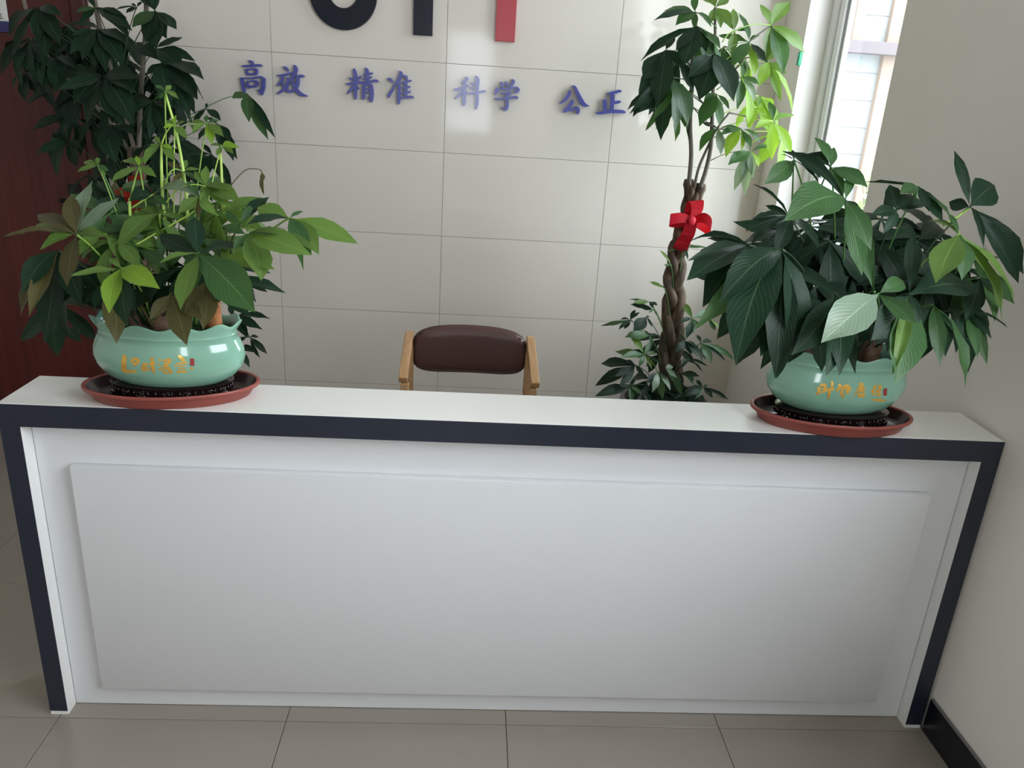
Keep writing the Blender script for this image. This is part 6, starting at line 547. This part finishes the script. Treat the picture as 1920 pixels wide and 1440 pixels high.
POT_CHARS={
'R':([[[(-85.3,82.2,6.0),(-84.1,67.3,6.0),(-88.2,58.9,2.9)],[(-83.8,85.9,5.0),(-73.9,88.2,6.1),(-70.9,81.9,6.1),(-72.1,69.0,6.1)],[(-80.6,77.7,2.6),(-74.5,78.6,2.6)],[(-81.3,68.4,3.6),(-72.2,70.2,3.7)],[(-72.8,74.1,5.1),(-59.9,78.0,6.2),(-48.2,81.6,4.8)],[(-57.4,100.2,4.2),(-55.6,91.7,4.7),(-57.4,82.4,4.2)],[(-59.9,75.1,6.2),(-58.9,62.0,5.2),(-57.1,50.7,2.6)]],
[[(-40.7,93.1,4.3),(-35.8,87.9,7.5),(-40.8,79.4,4.3),(-40.9,73.0,3.2)],[(-32.7,69.6,2.7),(-28.7,85.0,4.9),(-20.0,93.5,5.5)],[(-28.4,89.6,5.4),(-17.3,89.2,7.8),(-12.0,81.5,6.7),(-20.9,78.0,4.4)],[(-26.8,77.0,4.9),(-28.2,68.8,3.8),(-19.9,60.6,3.3)],[(-17.5,77.7,6.1),(-13.4,70.4,5.0)],[(-33.8,69.5,3.2),(-22.5,59.8,2.8)],[(-26.2,82.9,3.7),(-17.5,84.0,3.8)]],
[[(12.9,99.8,5.8),(17.7,92.9,9.5),(8.2,83.5,5.8)],[(7.6,83.5,4.6),(23.7,85.0,5.4),(25.8,89.7,3.0)],[(9.4,80.1,4.6),(5.1,71.8,2.3),(0.1,63.7,1.4)],[(11.8,79.6,4.2),(27.7,79.9,5.5)],[(12.4,70.3,4.7),(27.7,70.6,4.8)],[(12.6,75.5,5.8),(17.2,63.0,4.7)],[(26.1,75.8,6.0),(28.0,62.6,4.8)],[(14.9,64.9,4.2),(28.0,64.5,4.3)]],
[[(52.8,94.0,6.3),(54.8,88.4,7.0),(49.6,76.9,3.8),(45.8,80.5,3.1)],[(50.2,86.2,5.7),(55.4,67.5,4.5)],[(64.2,94.3,5.2),(72.5,86.7,8.1)],[(60.2,80.8,3.6),(74.6,86.0,6.1)],[(59.9,76.1,4.6),(75.2,77.3,4.8)],[(61.4,68.5,4.7),(77.9,67.8,5.5)],[(64.9,85.8,5.2),(69.4,65.7,5.3)],[(54.1,56.0,2.6),(74.4,53.5,6.9),(96.1,50.5,4.5)]],
],[(80.3,84.5),(91.4,84.6),(95.3,65.1),(83.9,66.1)]),
'L':([[[(-69.5,90.7,7.9),(-74.0,70.6,10.3),(-78.0,43.9,10.9)],[(-76.1,46.7,7.1),(-44.7,51.7,6.1)],[(-55.7,73.8,5.0),(-48.4,82.1,6.1),(-37.6,80.3,7.0),(-42.6,71.7,5.5),(-52.5,71.9,4.4)],[(-50.6,68.3,3.3),(-44.6,64.8,3.3)]],
[[(-25.9,73.0,3.8),(-31.0,55.3,5.0)],[(-26.5,71.9,3.8),(-19.5,72.4,4.7),(-21.8,59.6,4.9)],[(-29.6,63.7,3.2),(-21.0,64.4,3.2)],[(-31.0,55.3,5.0),(-15.7,57.6,4.9)],[(-14.8,72.7,3.8),(4.1,75.8,4.7)],[(-4.2,90.6,6.2),(-3.4,71.1,7.2),(-3.9,49.4,5.2)],[(-12.3,66.1,3.2),(-11.1,56.7,3.2)]],
[[(11.9,85.9,5.1),(15.7,81.1,3.6)],[(9.1,73.8,4.1),(13.4,70.1,3.7)],[(10.3,57.8,5.1),(17.1,66.3,2.6)],[(19.8,81.7,3.6),(36.5,85.3,5.4),(31.4,75.4,5.5),(19.5,65.1,4.1)],[(23.6,78.5,5.5),(29.9,67.7,5.5),(37.9,49.9,6.0)],[(21.2,62.8,3.6),(19.6,52.1,4.7)],[(21.9,61.1,3.6),(33.0,61.2,4.0)],[(19.6,52.1,4.7),(32.6,51.1,4.0)]],
[[(55.0,95.8,3.4),(64.5,86.1,7.7),(67.5,80.0,4.8)],[(44.9,68.9,2.2),(59.1,76.2,3.9),(76.1,78.1,3.4)],[(52.7,67.7,2.7),(70.4,70.6,3.5)],[(51.9,61.8,2.7),(69.6,62.6,3.1)],[(49.0,54.7,4.5),(72.3,54.0,5.4)],[(52.3,57.0,3.9),(52.2,49.2,3.9)],[(78.3,63.4,4.4),(86.6,60.5,3.4)]],
],[(80.8,87.2),(89.8,86.7),(89.4,68.7),(80.4,69.2)]),}
PIN = {'高': 'first pair', '效': 'first pair', '精': 'second pair', '准': 'second pair', '科': 'third pair', '学': 'third pair', '公': 'last pair', '正': 'last pair'}
NB = {'高': 'leftmost of the row, half over the drooping leaf', '效': 'second from the left', '精': 'third from the left', '准': 'fourth from the left', '科': 'fifth from the left, on the tile joint', '学': 'sixth from the left', '公': 'seventh from the left', '正': 'rightmost, beside the slim tree'}
for ch, sts in WALL_CHARS.items():
    xs = [p[0] for s in sts for p in s]; zs = [p[1] for s in sts for p in s]
    ox, oz = (min(xs)+max(xs))/2000, min(zs)/1000; G = bmesh.new()
    for k, s in enumerate(sts):
        L, Q = stroke_outline(s); ring = [Vector((p.x/1000-ox, 0, p.y/1000-oz)) for p in L+Q[::-1]]; n = len(ring)
        f = -.0200-.00015*k
        a = [G.verts.new(v+Vector((0, f, 0))) for v in ring]; b = [G.verts.new(v+Vector((0, -.0005, 0))) for v in ring]
        G.faces.new(a); G.faces.new(b[::-1])
        for i in range(n): G.faces.new((a[i], b[i], b[(i+1) % n], a[(i+1) % n]))
    bmesh.ops.recalc_face_normals(G, faces=G.faces[:])
    o = link('wall_character', G, MT['blue'], None, (ox, YB, oz))
    tag(o, 'blue raised character %s on the tiled wall, %s' % (ch, NB[ch]), 'wall lettering', 'blue characters on the back wall')
def letter(fn, m, loc, label):
    G = fn(); bmesh.ops.recalc_face_normals(G, faces=G.faces[:]); o = link('wall_letter', G, m, None, loc, smooth=.5)
    return tag(o, label, 'wall lettering', 'large letters above the characters')
def u_shape():
    G = bmesh.new(); ro, ri, n, top = .150, .0655, 28, .42; pr = []
    for k in range(n+1):
        a = math.pi+math.pi*k/n; pr.append(((ro*math.cos(a), ro+ro*math.sin(a)), (ri*math.cos(a), ro+.012+(ri+.006)*math.sin(a))))
    pr = [((-ro, top), (-ri, top))]+pr+[((ro, top), (ri, top))]; V = []
    for (p, q) in pr: V.append([G.verts.new((x, y, z)) for (x, z) in (p, q) for y in (-.02, -.0005)])
    for A, B in zip(V, V[1:]):
        for i, j in ((0, 1), (1, 3), (3, 2), (2, 0)): G.faces.new((A[i], A[j], B[j], B[i]))
    G.faces.new([V[0][i] for i in (0, 1, 3, 2)]); G.faces.new([V[-1][i] for i in (0, 1, 3, 2)]); return G
letter(u_shape, MT['blackl'], (-.6215, YB, 1.952), 'large black rounded letter cut off by the top edge')
letter(lambda: box(bmesh.new(), -.0435, .0435, -.02, -.0005, 0, .42, .001), MT['blackl'], (-.2635, YB, 1.952), 'large black upright bar letter between rounded letter and red bar')
letter(lambda: box(bmesh.new(), -.045, .045, -.02, -.0005, 0, .42, .001), MT['redl'], (.112, YB, 1.949), 'large red upright bar letter above the characters')

# ------------------------------------------------------------------ armchair behind the desk
ch = empty('armchair', (.008, 2.85, 0), 'brown leather armchair with light wooden arms behind the desk', 'chair')
def cushion(sx, sy_, sz, r, sub=3, sag=0):
    G = bmesh.new(); v = bmesh.ops.create_cube(G, size=1)['verts']
    for q in v: q.co = Vector((q.co.x*sx, q.co.y*sy_, q.co.z*sz))
    return G
G = bmesh.new(); nx, nz = 18, 10; bw, bh, bd = .228, .100, .030; Vf = []; Vb = []
def sup(u, v):  # rounded-rectangle outline mapping of the back cushion
    p = 4.2; k = (abs(u)**p+abs(v)**p)**(1/p); m = max(abs(u), abs(v)); return (u*m/k if k else 0, v*m/k if k else 0, m)
for side, A in ((-1, Vf), (1, Vb)):
    for j in range(nz+1):
        row = []
        for i in range(nx+1):
            u, v, m = sup(-1+2*i/nx, -1+2*j/nz); x, z = u*bw, v*bh
            bulge = bd*math.sqrt(max(0, 1-m**4)); y = -.028*(1-(x/bw)**2)*-1+side*bulge
            row.append((x, y-.10*z, z+.012*(1-(x/bw)**2)*(1 if v > 0 else .3)))
        A.append(row)
vf = [[G.verts.new(c) for c in r] for r in Vf]; vb = [[(vf[j][i] if i in (0, nx) or j in (0, nz) else G.verts.new(Vb[j][i])) for i in range(nx+1)] for j in range(nz+1)]
for A, fl_ in ((vf, 0), (vb, 1)):
    for j in range(nz):
        for i in range(nx):
            q = (A[j][i], A[j][i+1], A[j+1][i+1], A[j+1][i]); G.faces.new(q[::-1] if fl_ else q)
bk = link('backrest', G, MT['leather'], ch, (.0, .15, .735), smooth=4)
G = bmesh.new(); pts = []
for k in range(41):
    x = -.205+.41*k/40; pts.append((x, -.000+.028*(1-(x/bw)**2)-.018, .078+.012*(1-(x/bw)**2)-.010*abs(x/.205)**6))
tube(G, pts, .0022, 6); link('seam', G, MT['piping'], bk, smooth=4)
G = bmesh.new(); box(G, -.215, .215, -.24, .17, .40, .47, .03, 4); link('seat', G, MT['leather'], ch, smooth=1)
def barpath(G, pts, w_, h_):
    rings = []
    for i, p in enumerate(pts):
        t = (Vector(pts[min(i+1, len(pts)-1)])-Vector(pts[max(0, i-1)])).normalized(); s = Vector((1, 0, 0)); n = s.cross(t).normalized(); p = Vector(p)
        rings.append([G.verts.new(p+s*a*w_/2+n*b*h_/2) for a, b in ((-1, -1), (1, -1), (1, 1), (-1, 1))])
    for A, B in zip(rings, rings[1:]):
        for k in range(4): G.faces.new((A[k], A[(k+1) % 4], B[(k+1) % 4], B[k]))
    G.faces.new(rings[0][::-1]); G.faces.new(rings[-1]); bmesh.ops.recalc_face_normals(G, faces=G.faces[:])
    bmesh.ops.bevel(G, geom=[e for e in G.edges], offset=.003, segments=1, affect='EDGES'); return G
for s in (-1, 1):
    x0 = s*.243; x1 = s*.2435+.003
    barpath_pts = curve([(x0, .19, .79), (x0, .15, .785), ((x0*2+x1)/3, .04, .757), ((x0+2*x1)/3, -.07, .728), (x1, -.125, .712), (x1, -.135, .695)], 4)
    G = barpath(bmesh.new(), barpath_pts[:-3], .033, .034); link('armrest', G, MT['oak'], ch, smooth=.5)
    G = barpath(bmesh.new(), [(x1-s*.006, -.118, .695), (x1-s*.006, -.14, .4), (x1-s*.006, -.17, 0)], .029, .036); link('leg', G, MT['oak'], ch, smooth=.5)
    G = barpath(bmesh.new(), [(x0-s*.004, .165, .775), (x0-s*.004, .15, .45), (x0-s*.004, .26, 0)], .029, .036); link('leg', G, MT['oak'], ch, smooth=.5)
G = bmesh.new(); box(G, -.225, .225, -.155, -.125, .36, .40, .003); box(G, -.225, .225, .14, .17, .36, .40, .003); link('seat_rail', G, MT['oak'], ch)

# ------------------------------------------------------------------ plants
VS = [(0, .03), (.09, .15), (.25, .60), (.42, .93), (.58, 1.0), (.74, .77), (.885, .33), (1.0, 0)]
BEND = [.015, .07, .14, .22]
def leafmesh(var, k):
    r = random.Random(var*17+k); G = bmesh.new(); uvl = G.loops.layers.uv.new('UVMap'); rows = []
    fold = r.uniform(.03, .10); wav = r.uniform(.0, .018) if var < 3 else .03; ph = r.uniform(0, 6); side = r.uniform(-.035, .035)
    for i, (v, wd) in enumerate(VS):
        row = []
        us = [0] if i == len(VS)-1 else [-.5, -.25, 0, .25, .5]
        for u in us:
            x = u*wd; z = BEND[var]*4*v*(1-v)*(1 if var < 2 else 1-.2*v)+fold*abs(u)*wd+(wav*math.sin(v*13+ph+(2 if u > 0 else 0)) if abs(u) == .5 else 0)
            row.append((G.verts.new((x+side*4*v*(1-v)*3, v, z)), u+.5, v))
        rows.append(row)
    for a, b in zip(rows, rows[1:]):
        if len(b) == 1:
            fs = [(a[i], a[i+1], b[0]) for i in range(4)]
        else: fs = [(a[i], a[i+1], b[i+1], b[i]) for i in range(4)]
        for q in fs:
            f = G.faces.new([p[0] for p in q]); f.smooth = True
            for l, p in zip(f.loops, q): l[uvl].uv = (p[1], p[2])
    me = bpy.data.meshes.new('leaflet'); G.to_mesh(me); G.free(); me.materials.append(None); return me
LM = [[leafmesh(v, k) for k in range(3)] for v in range(4)]
def foliage(root, data, P0, skip=None):
    rr = random.Random(len(data))
    for row in data.strip().split('\n'):
        ps = row.split(';'); h = [int(x) for x in ps[0].split(',')]
        H, Mi, St = (Vector(h[i:i+3])/1000 for i in (0, 3, 6)); pr, tn = h[9]/1e4, h[10]
        G = bmesh.new(); pts = [St*(1-t)**2+Mi*2*t*(1-t)+H*t*t for t in (0, .2, .4, .6, .8, .93, 1)]
        tube(G, [p-H for p in pts], [pr*1.15, pr, pr*.9, pr*.85, pr*.85, pr, pr*1.5], 6)
        st = link('leaf_stalk', G, STEMM[tn], root, H-P0, smooth=4)
        for q in ps[1:]:
            a = [int(x) for x in q.split(',')]; T = Vector(a[0:3])/1000; wd = a[3]/1000; n = Vector(a[4:7])/100; var, tone = a[7], a[8]
            d = T-H; l = d.length; d /= l; n = (n-d*n.dot(d)).normalized(); s = d.cross(n)
            o = bpy.data.objects.new('leaflet', LM[var][rr.randrange(3)]); COL.objects.link(o); o.parent = st
            o.material_slots[0].link = 'OBJECT'; o.material_slots[0].material = LEAF[tone]
            m = Matrix((s*wd, d*l, n*l)).transposed().to_4x4(); o.matrix_local = m
def stems(root, key, P0):
    for k, r, t, pts in STEMS:
        if k != key: continue
        W_ = [Vector(p)/1000 for p in pts]; r /= 1e4; C = curve(W_, 6); n = len(C)
        G = bmesh.new(); tube(G, [p-W_[0] for p in C], [r*(1.1-.45*i/(n-1)) for i in range(n)], 8)
        link('stem', G, STEMM[t], root, W_[0]-P0, smooth=4)
PA, PB = .183, .102
PROF = [(.66, 0), (.74, .006), (.87, .022), (.965, .045), (1.0, .068), (.985, .09), (.935, .112), (.905, .126), (.90, .135), (.945, .148), (.968, .156)]
def prad(z):
    for (r0, z0), (r1, z1) in zip(PROF, PROF[1:]):
        if z <= z1: return r0+(r1-r0)*(z-z0)/(z1-z0)
    return PROF[-1][0]
def make_pot(root, key):
    full = [(.3, 0)]+PROF[:6]+[(.960, .102)]+PROF[6:8]+[(.912, .1265), (.900, .129)]+PROF[8:]+[(.962, .159), (.935, .1565), (.905, .148), (.87, .135), (.86, .11), (.84, .10)]
    def fn(i, r, z, th):
        k = max(0, min(1, (z-.128)/.028)); wv = math.cos(11*th+.6)
        e = abs(math.cos(th))**6
        return r*(1+k*(.016*wv+.012*e)), z+k*(.0062*wv+.001*e)
    G = oval(bmesh.new(), full, PA, PB, 132, fn, close=False); pot = link('pot', G, MT['glaze'], root, (0, 0, 0), smooth=4)
    chs, seal = POT_CHARS[key]
    def surf(x, z, off):
        u = x/PA; r = prad(z); return -PB*math.sqrt(max(.01, r*r-u*u))-off
    for c in chs:
        G = bmesh.new()
        for k, s in enumerate(c):
            L, Q = stroke_outline([(x, y, w*1.25) for x, y, w in s]); L = L[1:-1]
            A = [[G.verts.new((p.x/1000, surf(p.x/1000, p.y/1000, .0007+.00005*k), p.y/1000)) for p in (l, (l+q)/2, q)] for l, q in zip(L, Q)]
            for a, b in zip(A, A[1:]):
                for i in (0, 1): G.faces.new((a[i], a[i+1], b[i+1], b[i]))
        bmesh.ops.recalc_face_normals(G, faces=G.faces[:])
        tag(link('gold_character', G, MT['gold'], pot, smooth=4), 'gold brush character on the pot')
    G = bmesh.new(); q = [Vector(p)/1000 for p in seal]; rows = []
    for j in range(4):
        rows.append([G.verts.new((x, surf(x, z, .0009), z)) for x, z in [((q[0]*(1-j/3)+q[3]*(j/3))*(1-i/3)+(q[1]*(1-j/3)+q[2]*(j/3))*(i/3)) for i in range(4)]])
    for a, b in zip(rows, rows[1:]):
        for i in range(3): G.faces.new((a[i], a[i+1], b[i+1], b[i]))
    tag(link('seal_mark', G, MT['sealred'], pot, smooth=4), 'small red seal mark beside the gold writing')
    G = oval(bmesh.new(), [(.01, .128), (.6, .124), (.86, .118)], PA, PB, 40); link('soil', G, MT['soil'], root, smooth=4)
    rr = random.Random(5); G = bmesh.new()
    for k in range(1500):
        t, q_ = rr.uniform(0, 6.283), math.sqrt(rr.uniform(0, 1))*.84; x, y = PA*q_*math.cos(t), PB*q_*math.sin(t)
        hgt = rr.uniform(.008, .022); dx, dy = rr.uniform(-.006, .006), rr.uniform(-.006, .006); aa = rr.uniform(0, 3.14); wx, wy = .0011*math.cos(aa), .0011*math.sin(aa)
        G.faces.new([G.verts.new(c) for c in ((x-wx, y-wy, .120), (x+wx, y+wy, .120), (x+dx, y+dy, .122+hgt))])
    tag(link('moss', G, MT['moss'], root), kind='stuff')
    return pot
def stump(root, loc, r, h, m, seed, lean=(0, 0)):
    rr = random.Random(seed); G = bmesh.new(); n = 18; rings = []
    for j in range(10):
        t = j/9; ring = []
        for k in range(n):
            th = 6.283*k/n; q = r*(1+.10*math.sin(3*th+seed)+.06*rr.uniform(-1, 1)+.12*(1-t)**2-.04*(j == 9))
            ring.append(G.verts.new((q*math.cos(th)+lean[0]*t, q*math.sin(th)+lean[1]*t, t*h+(.004*rr.uniform(-1, 1) if j == 9 else 0))))
        rings.append(ring)
    for a, b in zip(rings, rings[1:]):
        for k in range(n): G.faces.new((a[k], a[(k+1) % n], b[(k+1) % n], b[k]))
    G.faces.new(rings[0][::-1]); G.faces.new(rings[-1])
    return link('trunk', G, m, root, loc, smooth=1.0)
def stand_and_tray(cx, cy_, rot, tl, sl):
    t = empty('plant_tray', (cx, cy_, DH), tl, 'tray', 'plant trays on the desk'); t.rotation_euler.z = rot
    G = oval(bmesh.new(), [(.3, 0), (.86, 0), (.885, .003), (.945, .024), (.955, .026), (.992, .0275), (1.0, .030), (1.0, .0345), (.99, .0365), (.962, .0365), (.954, .034), (.90, .010), (.87, .0045), (.4, .004)], .212, .120, 96, close=True)
    link('dish', G, MT['terra'], t, smooth=.9)
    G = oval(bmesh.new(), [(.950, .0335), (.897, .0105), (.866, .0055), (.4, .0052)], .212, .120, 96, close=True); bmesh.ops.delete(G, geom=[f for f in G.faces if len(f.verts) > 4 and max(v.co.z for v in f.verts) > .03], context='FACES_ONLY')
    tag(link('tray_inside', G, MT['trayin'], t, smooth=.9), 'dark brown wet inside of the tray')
    s = empty('pot_stand', (cx, cy_, DH+.0072), sl, 'stand', 'carved stands under the pots'); s.rotation_euler.z = rot*.5
    a, b = .150, .084
    G = oval(bmesh.new(), [(.86, .008), (.93, .009), (.95, .014), (.94, .026), (.97, .030), (1.0, .033), (1.0, .036), (.96, .0375), (.5, .0377)], a, b, 96, close=True); link('stand_body', G, MT['standm'], s, smooth=.9)
    for k in range(8):
        th = 6.283*(k+.5)/8; G = bmesh.new(); bmesh.ops.create_uvsphere(G, u_segments=10, v_segments=6, radius=.011, matrix=Matrix.Translation((a*.93*math.cos(th), b*.93*math.sin(th), .0105)) @ Matrix.Diagonal((1.2, 1.0, .95, 1)))
        link('foot', G, MT['standm'], s, smooth=4)
    G = bmesh.new()
    for k in range(16):
        th0 = 6.283*k/16; sgn = 1 if k % 2 else -1
        P = []
        for i in range(15):
            u = i/14; ang = u*7.5; rad = .0095*(1-u*.75); th = th0+sgn*(rad*math.cos(ang)-.004)/(.11)
            P.append((a*.965*math.cos(th), b*.965*math.sin(th)-.0, .0185+rad*math.sin(ang)*.95))
        tube(G, P, .0022, 5)
    for k in range(48):
        th = 6.283*k/48; x, y = a*.955*math.cos(th), b*.955*math.sin(th); tube(G, [(x, y, .012), (x*1.012, y*1.012, .020), (x, y, .028)], .0018, 5)
    tag(link('carving', G, MT['standm'], s, smooth=4), kind='stuff')
    return t, s
PL_, PR_ = Vector((-.742, 1.9, .985)), Vector((.968, 1.9, .985))
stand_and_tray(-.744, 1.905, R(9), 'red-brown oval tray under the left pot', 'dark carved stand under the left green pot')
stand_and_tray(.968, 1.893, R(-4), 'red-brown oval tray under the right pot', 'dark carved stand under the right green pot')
lp = empty('potted_money_tree', PL_, 'light green leafy money tree in celadon pot at left end of desk', 'potted plant', 'potted money trees on the desk')
make_pot(lp, 'L'); foliage(lp, LP, PL_); stems(lp, 'LP', PL_)
stump(lp, (.005, -.015, .115), .034, .062, MT['barkd'], 3); stump(lp, (.110, .018, .115), .018, .092, MT['bark'], 4); stump(lp, (-.07, .01, .115), .026, .07, MT['barkd'], 6)
rp = empty('potted_money_tree', PR_, 'dark green bushy money tree in celadon pot at right end of desk', 'potted plant', 'potted money trees on the desk')
make_pot(rp, 'R'); foliage(rp, RP, PR_); stems(rp, 'RP', PR_)
stump(rp, (.075, 0, .115), .024, .08, MT['barkd'], 8); stump(rp, (-.01, .01, .115), .03, .15, MT['barkd'], 9); stump(rp, (-.085, 0, .115), .024, .10, MT['barkd'], 10)

def planter(root, r0, r1, h):
    G = oval(bmesh.new(), [(.5, 0), (r0, 0), (r1, h-.03), (r1*1.08, h-.03), (r1*1.08, h), (r1*.98, h), (r1*.95, h-.05), (r1*.3, h-.05)], 1, 1, 40, lambda i, r, z, th: (r if i else r0*.5, z), close=True)
    link('planter', G, MT['planter'], root, smooth=.8)
def braid(root, axis, rad0, rad1, turns, sr0, sr1, n=3, steps=46):
    for s in range(n):
        G = bmesh.new(); pts = []; rs = []
        for i in range(steps+1):
            t = i/steps; A = curve(axis, 12); q = t*(len(A)-1); k = min(int(q), len(A)-2); p = A[k].lerp(A[k+1], q-k)
            ph = 6.283*(turns*t+s/n); rad = rad0+(rad1-rad0)*t
            pts.append(p+Vector((math.cos(ph)*rad, math.sin(2*ph)*rad*.62, 0))); rs.append((sr0+(sr1-sr0)*t)*(1+.10*math.sin(i*1.7+s)))
        tube(G, pts, rs, 12); link('trunk_strand', G, MT['trunk'], root, smooth=4)
PT = Vector((.93, 3.4, 0))
tr = empty('money_tree', PT, 'slim braided money tree with red bow beside the window', 'plant')
planter(tr, .15, .19, .42); foliage(tr, RT, PT); stems(tr, 'RT', PT)
braid(tr, [(.005, 0, .34), (.008, 0, .58), (-.008, 0, .82), (-.026, 0, 1.00), (-.026, 0, 1.14), (-.012, -.01, 1.26), (.0, -.02, 1.40)], .040, .017, 2.4, .029, .0150, 3)
for (x, z) in ((-.022, 1.405), (.028, 1.39)):
    G = bmesh.new(); tube(G, [(x*.8, -.02, z-.07), (x, -.02, z-.02), (x*1.05, -.02, z), (x*1.1, -.02, z+.022)], [.015, .018, .024, .019], 12); link('cut_stump', G, MT['trunk'], tr, smooth=4)
PTL = Vector((-1.44, 3.5, 0))
tl = empty('money_tree', PTL, 'tall dark money tree by the brown door behind the left pot', 'plant')
planter(tl, .16, .2, .42); foliage(tl, LT, PTL)
braid(tl, [(0, 0, .36), (.01, -.02, .7), (.03, -.05, 1.0), (.04, -.06, 1.2), (.03, -.05, 1.42)], .027, .018, 2.2, .022, .016, 3)
G = bmesh.new(); tube(G, curve([(.03, -.05, 1.38), (-.02, -.02, 1.6), (-.08, 0, 1.85), (-.1, 0, 2.1)], 6), .010, 8); tube(G, curve([(.04, -.05, 1.38), (.06, -.03, 1.6), (.1, 0, 1.9), (.12, 0, 2.1)], 6), .010, 8); tube(G, curve([(.03, -.05, 1.36), (-.1, -.02, 1.55), (-.3, 0, 1.75), (-.37, 0, 1.98), (-.39, 0, 2.35)], 6), .008, 8)
link('branches', G, STEMM[9], tl, smooth=4)
# red bows tied round the trunks
def strip(pts, wdt, th=.0012, axis=(0, 0, 1)):
    G = bmesh.new(); P = curve(pts, 6); ax = Vector(axis).normalized(); n = len(P)
    ws = wdt if hasattr(wdt, '__call__') else (lambda t: wdt)
    F = [(p+ax*ws(i/(n-1))/2, p-ax*ws(i/(n-1))/2) for i, p in enumerate(P)]
    A = [[G.verts.new(c) for c in f] for f in F]
    for a, b in zip(A, A[1:]): G.faces.new((a[0], a[1], b[1], b[0]))
    bmesh.ops.solidify(G, geom=G.faces[:], thickness=th); return G
def bow(loc, m, label, sc=1.0):
    b = empty('ribbon_bow', loc, label, 'ribbon')
    def V(*p): return [tuple(c*sc for c in q) for q in p]
    link('band', strip(V((-.038, .045, 0), (-.042, 0, -.004), (-.02, -.042, -.006), (.02, -.042, -.006), (.042, 0, -.002), (.034, .045, .004)), .05*sc), m, b, smooth=4)
    link('loop', strip(V((0, -.044, .0), (-.045, -.064, .012), (-.088, -.06, .004), (-.092, -.05, -.006), (-.05, -.044, -.012), (0, -.046, 0)), lambda t: (.052-.02*abs(2*t-1))*sc), m, b, smooth=4)
    link('loop', strip(V((0, -.046, .008), (.012, -.066, .04), (.010, -.06, .078), (-.002, -.05, .082), (-.012, -.046, .04), (0, -.046, .004)), lambda t: (.062-.025*abs(2*t-1))*sc, axis=(1, 0, .15)), m, b, smooth=4)
    link('loop', strip(V((0, -.046, .0), (.04, -.07, .018), (.074, -.066, -.002), (.084, -.056, -.034), (.045, -.046, -.018), (0, -.046, 0)), lambda t: (.054-.02*abs(2*t-1))*sc), m, b, smooth=4)
    link('tail', strip(V((0, -.048, -.005), (-.010, -.062, -.05), (-.026, -.058, -.09), (-.036, -.052, -.128)), lambda t: (.052+.012*t)*sc, axis=(1, 0, -.25)), m, b, smooth=4)
    G = bmesh.new(); bmesh.ops.create_uvsphere(G, u_segments=14, v_segments=8, radius=.017*sc, matrix=Matrix.Translation((0, -.056*sc, .002)) @ Matrix.Diagonal((1, .7, 1.25, 1))); link('knot', G, m, b, smooth=4)
    return b
bow((.925, 3.372, 1.262), MT['ribbon'], 'bright red ribbon bow tied on the braided trunk')
bow((-1.40, 3.44, 1.235), MT['ribbond'], 'dull red ribbon bow half hidden behind the left potted plant', .95)

# ------------------------------------------------------------------ outside the window
tag(boxo('trim_3', MT['ground'], XR+.2, 14, -6, 20, -.4, -.3), 'paved ground outside the window', kind='structure').name = 'ground'
fb = empty('building', (3.6, 9, -.3), 'white building with tan pilasters seen through the window', 'building')
FZ = [-.3+.0]+[.52+.283*k-.015 for k in range(-2, 16)]
boxo('wall', MT['facj'], -1.9, .80, -.012, 1.5, 0, 5.2, 0, fb)
for a, b in zip(FZ, FZ[1:]): boxo('facade_board', MT['facade'], -1.9, .80, -.02, -.011, a+.3+.004, b+.3-.004, .001, fb)
boxo('pilaster', MT['tan'], .72, .86, -.09, .02, 0, 5.2, .004, fb); boxo('pilaster', MT['tan'], .33, .43, -.09, -.02, 2.8, 5.2, .004, fb)
boxo('beam', MT['mauve'], .24, .90, -.25, -.09, 2.68, 2.80, .004, fb)
bs = empty('shrub', (3.82, 7.3, -.3), 'pale sunlit shrub outside the window', 'shrub')
rr = random.Random(11); G = bmesh.new()
for k in range(900):
    c = Vector((rr.gauss(0, .16), rr.gauss(0, .16), rr.uniform(.3, 1.55))); c.x *= 1.1-.4*c.z/1.7
    e = Vector((rr.uniform(-1, 1), rr.uniform(-1, 1), rr.uniform(-1, 1))).normalized(); f = e.orthogonal().normalized(); s_ = rr.uniform(.02, .045)
    G.faces.new([G.verts.new(c+e*s_*1.6), G.verts.new(c+f*s_*.6), G.verts.new(c-e*s_*1.6), G.verts.new(c-f*s_*.6)])
tag(link('leaves', G, MT['shrub'], bs), kind='stuff')
G = bmesh.new()
for k in range(7): tube(G, [(0, 0, 0), (rr.uniform(-.1, .1), rr.uniform(-.1, .1), .8), (rr.uniform(-.25, .25), rr.uniform(-.2, .2), 1.6)], [.018, .012, .005], 6)
link('branches', G, STEMM[9], bs)
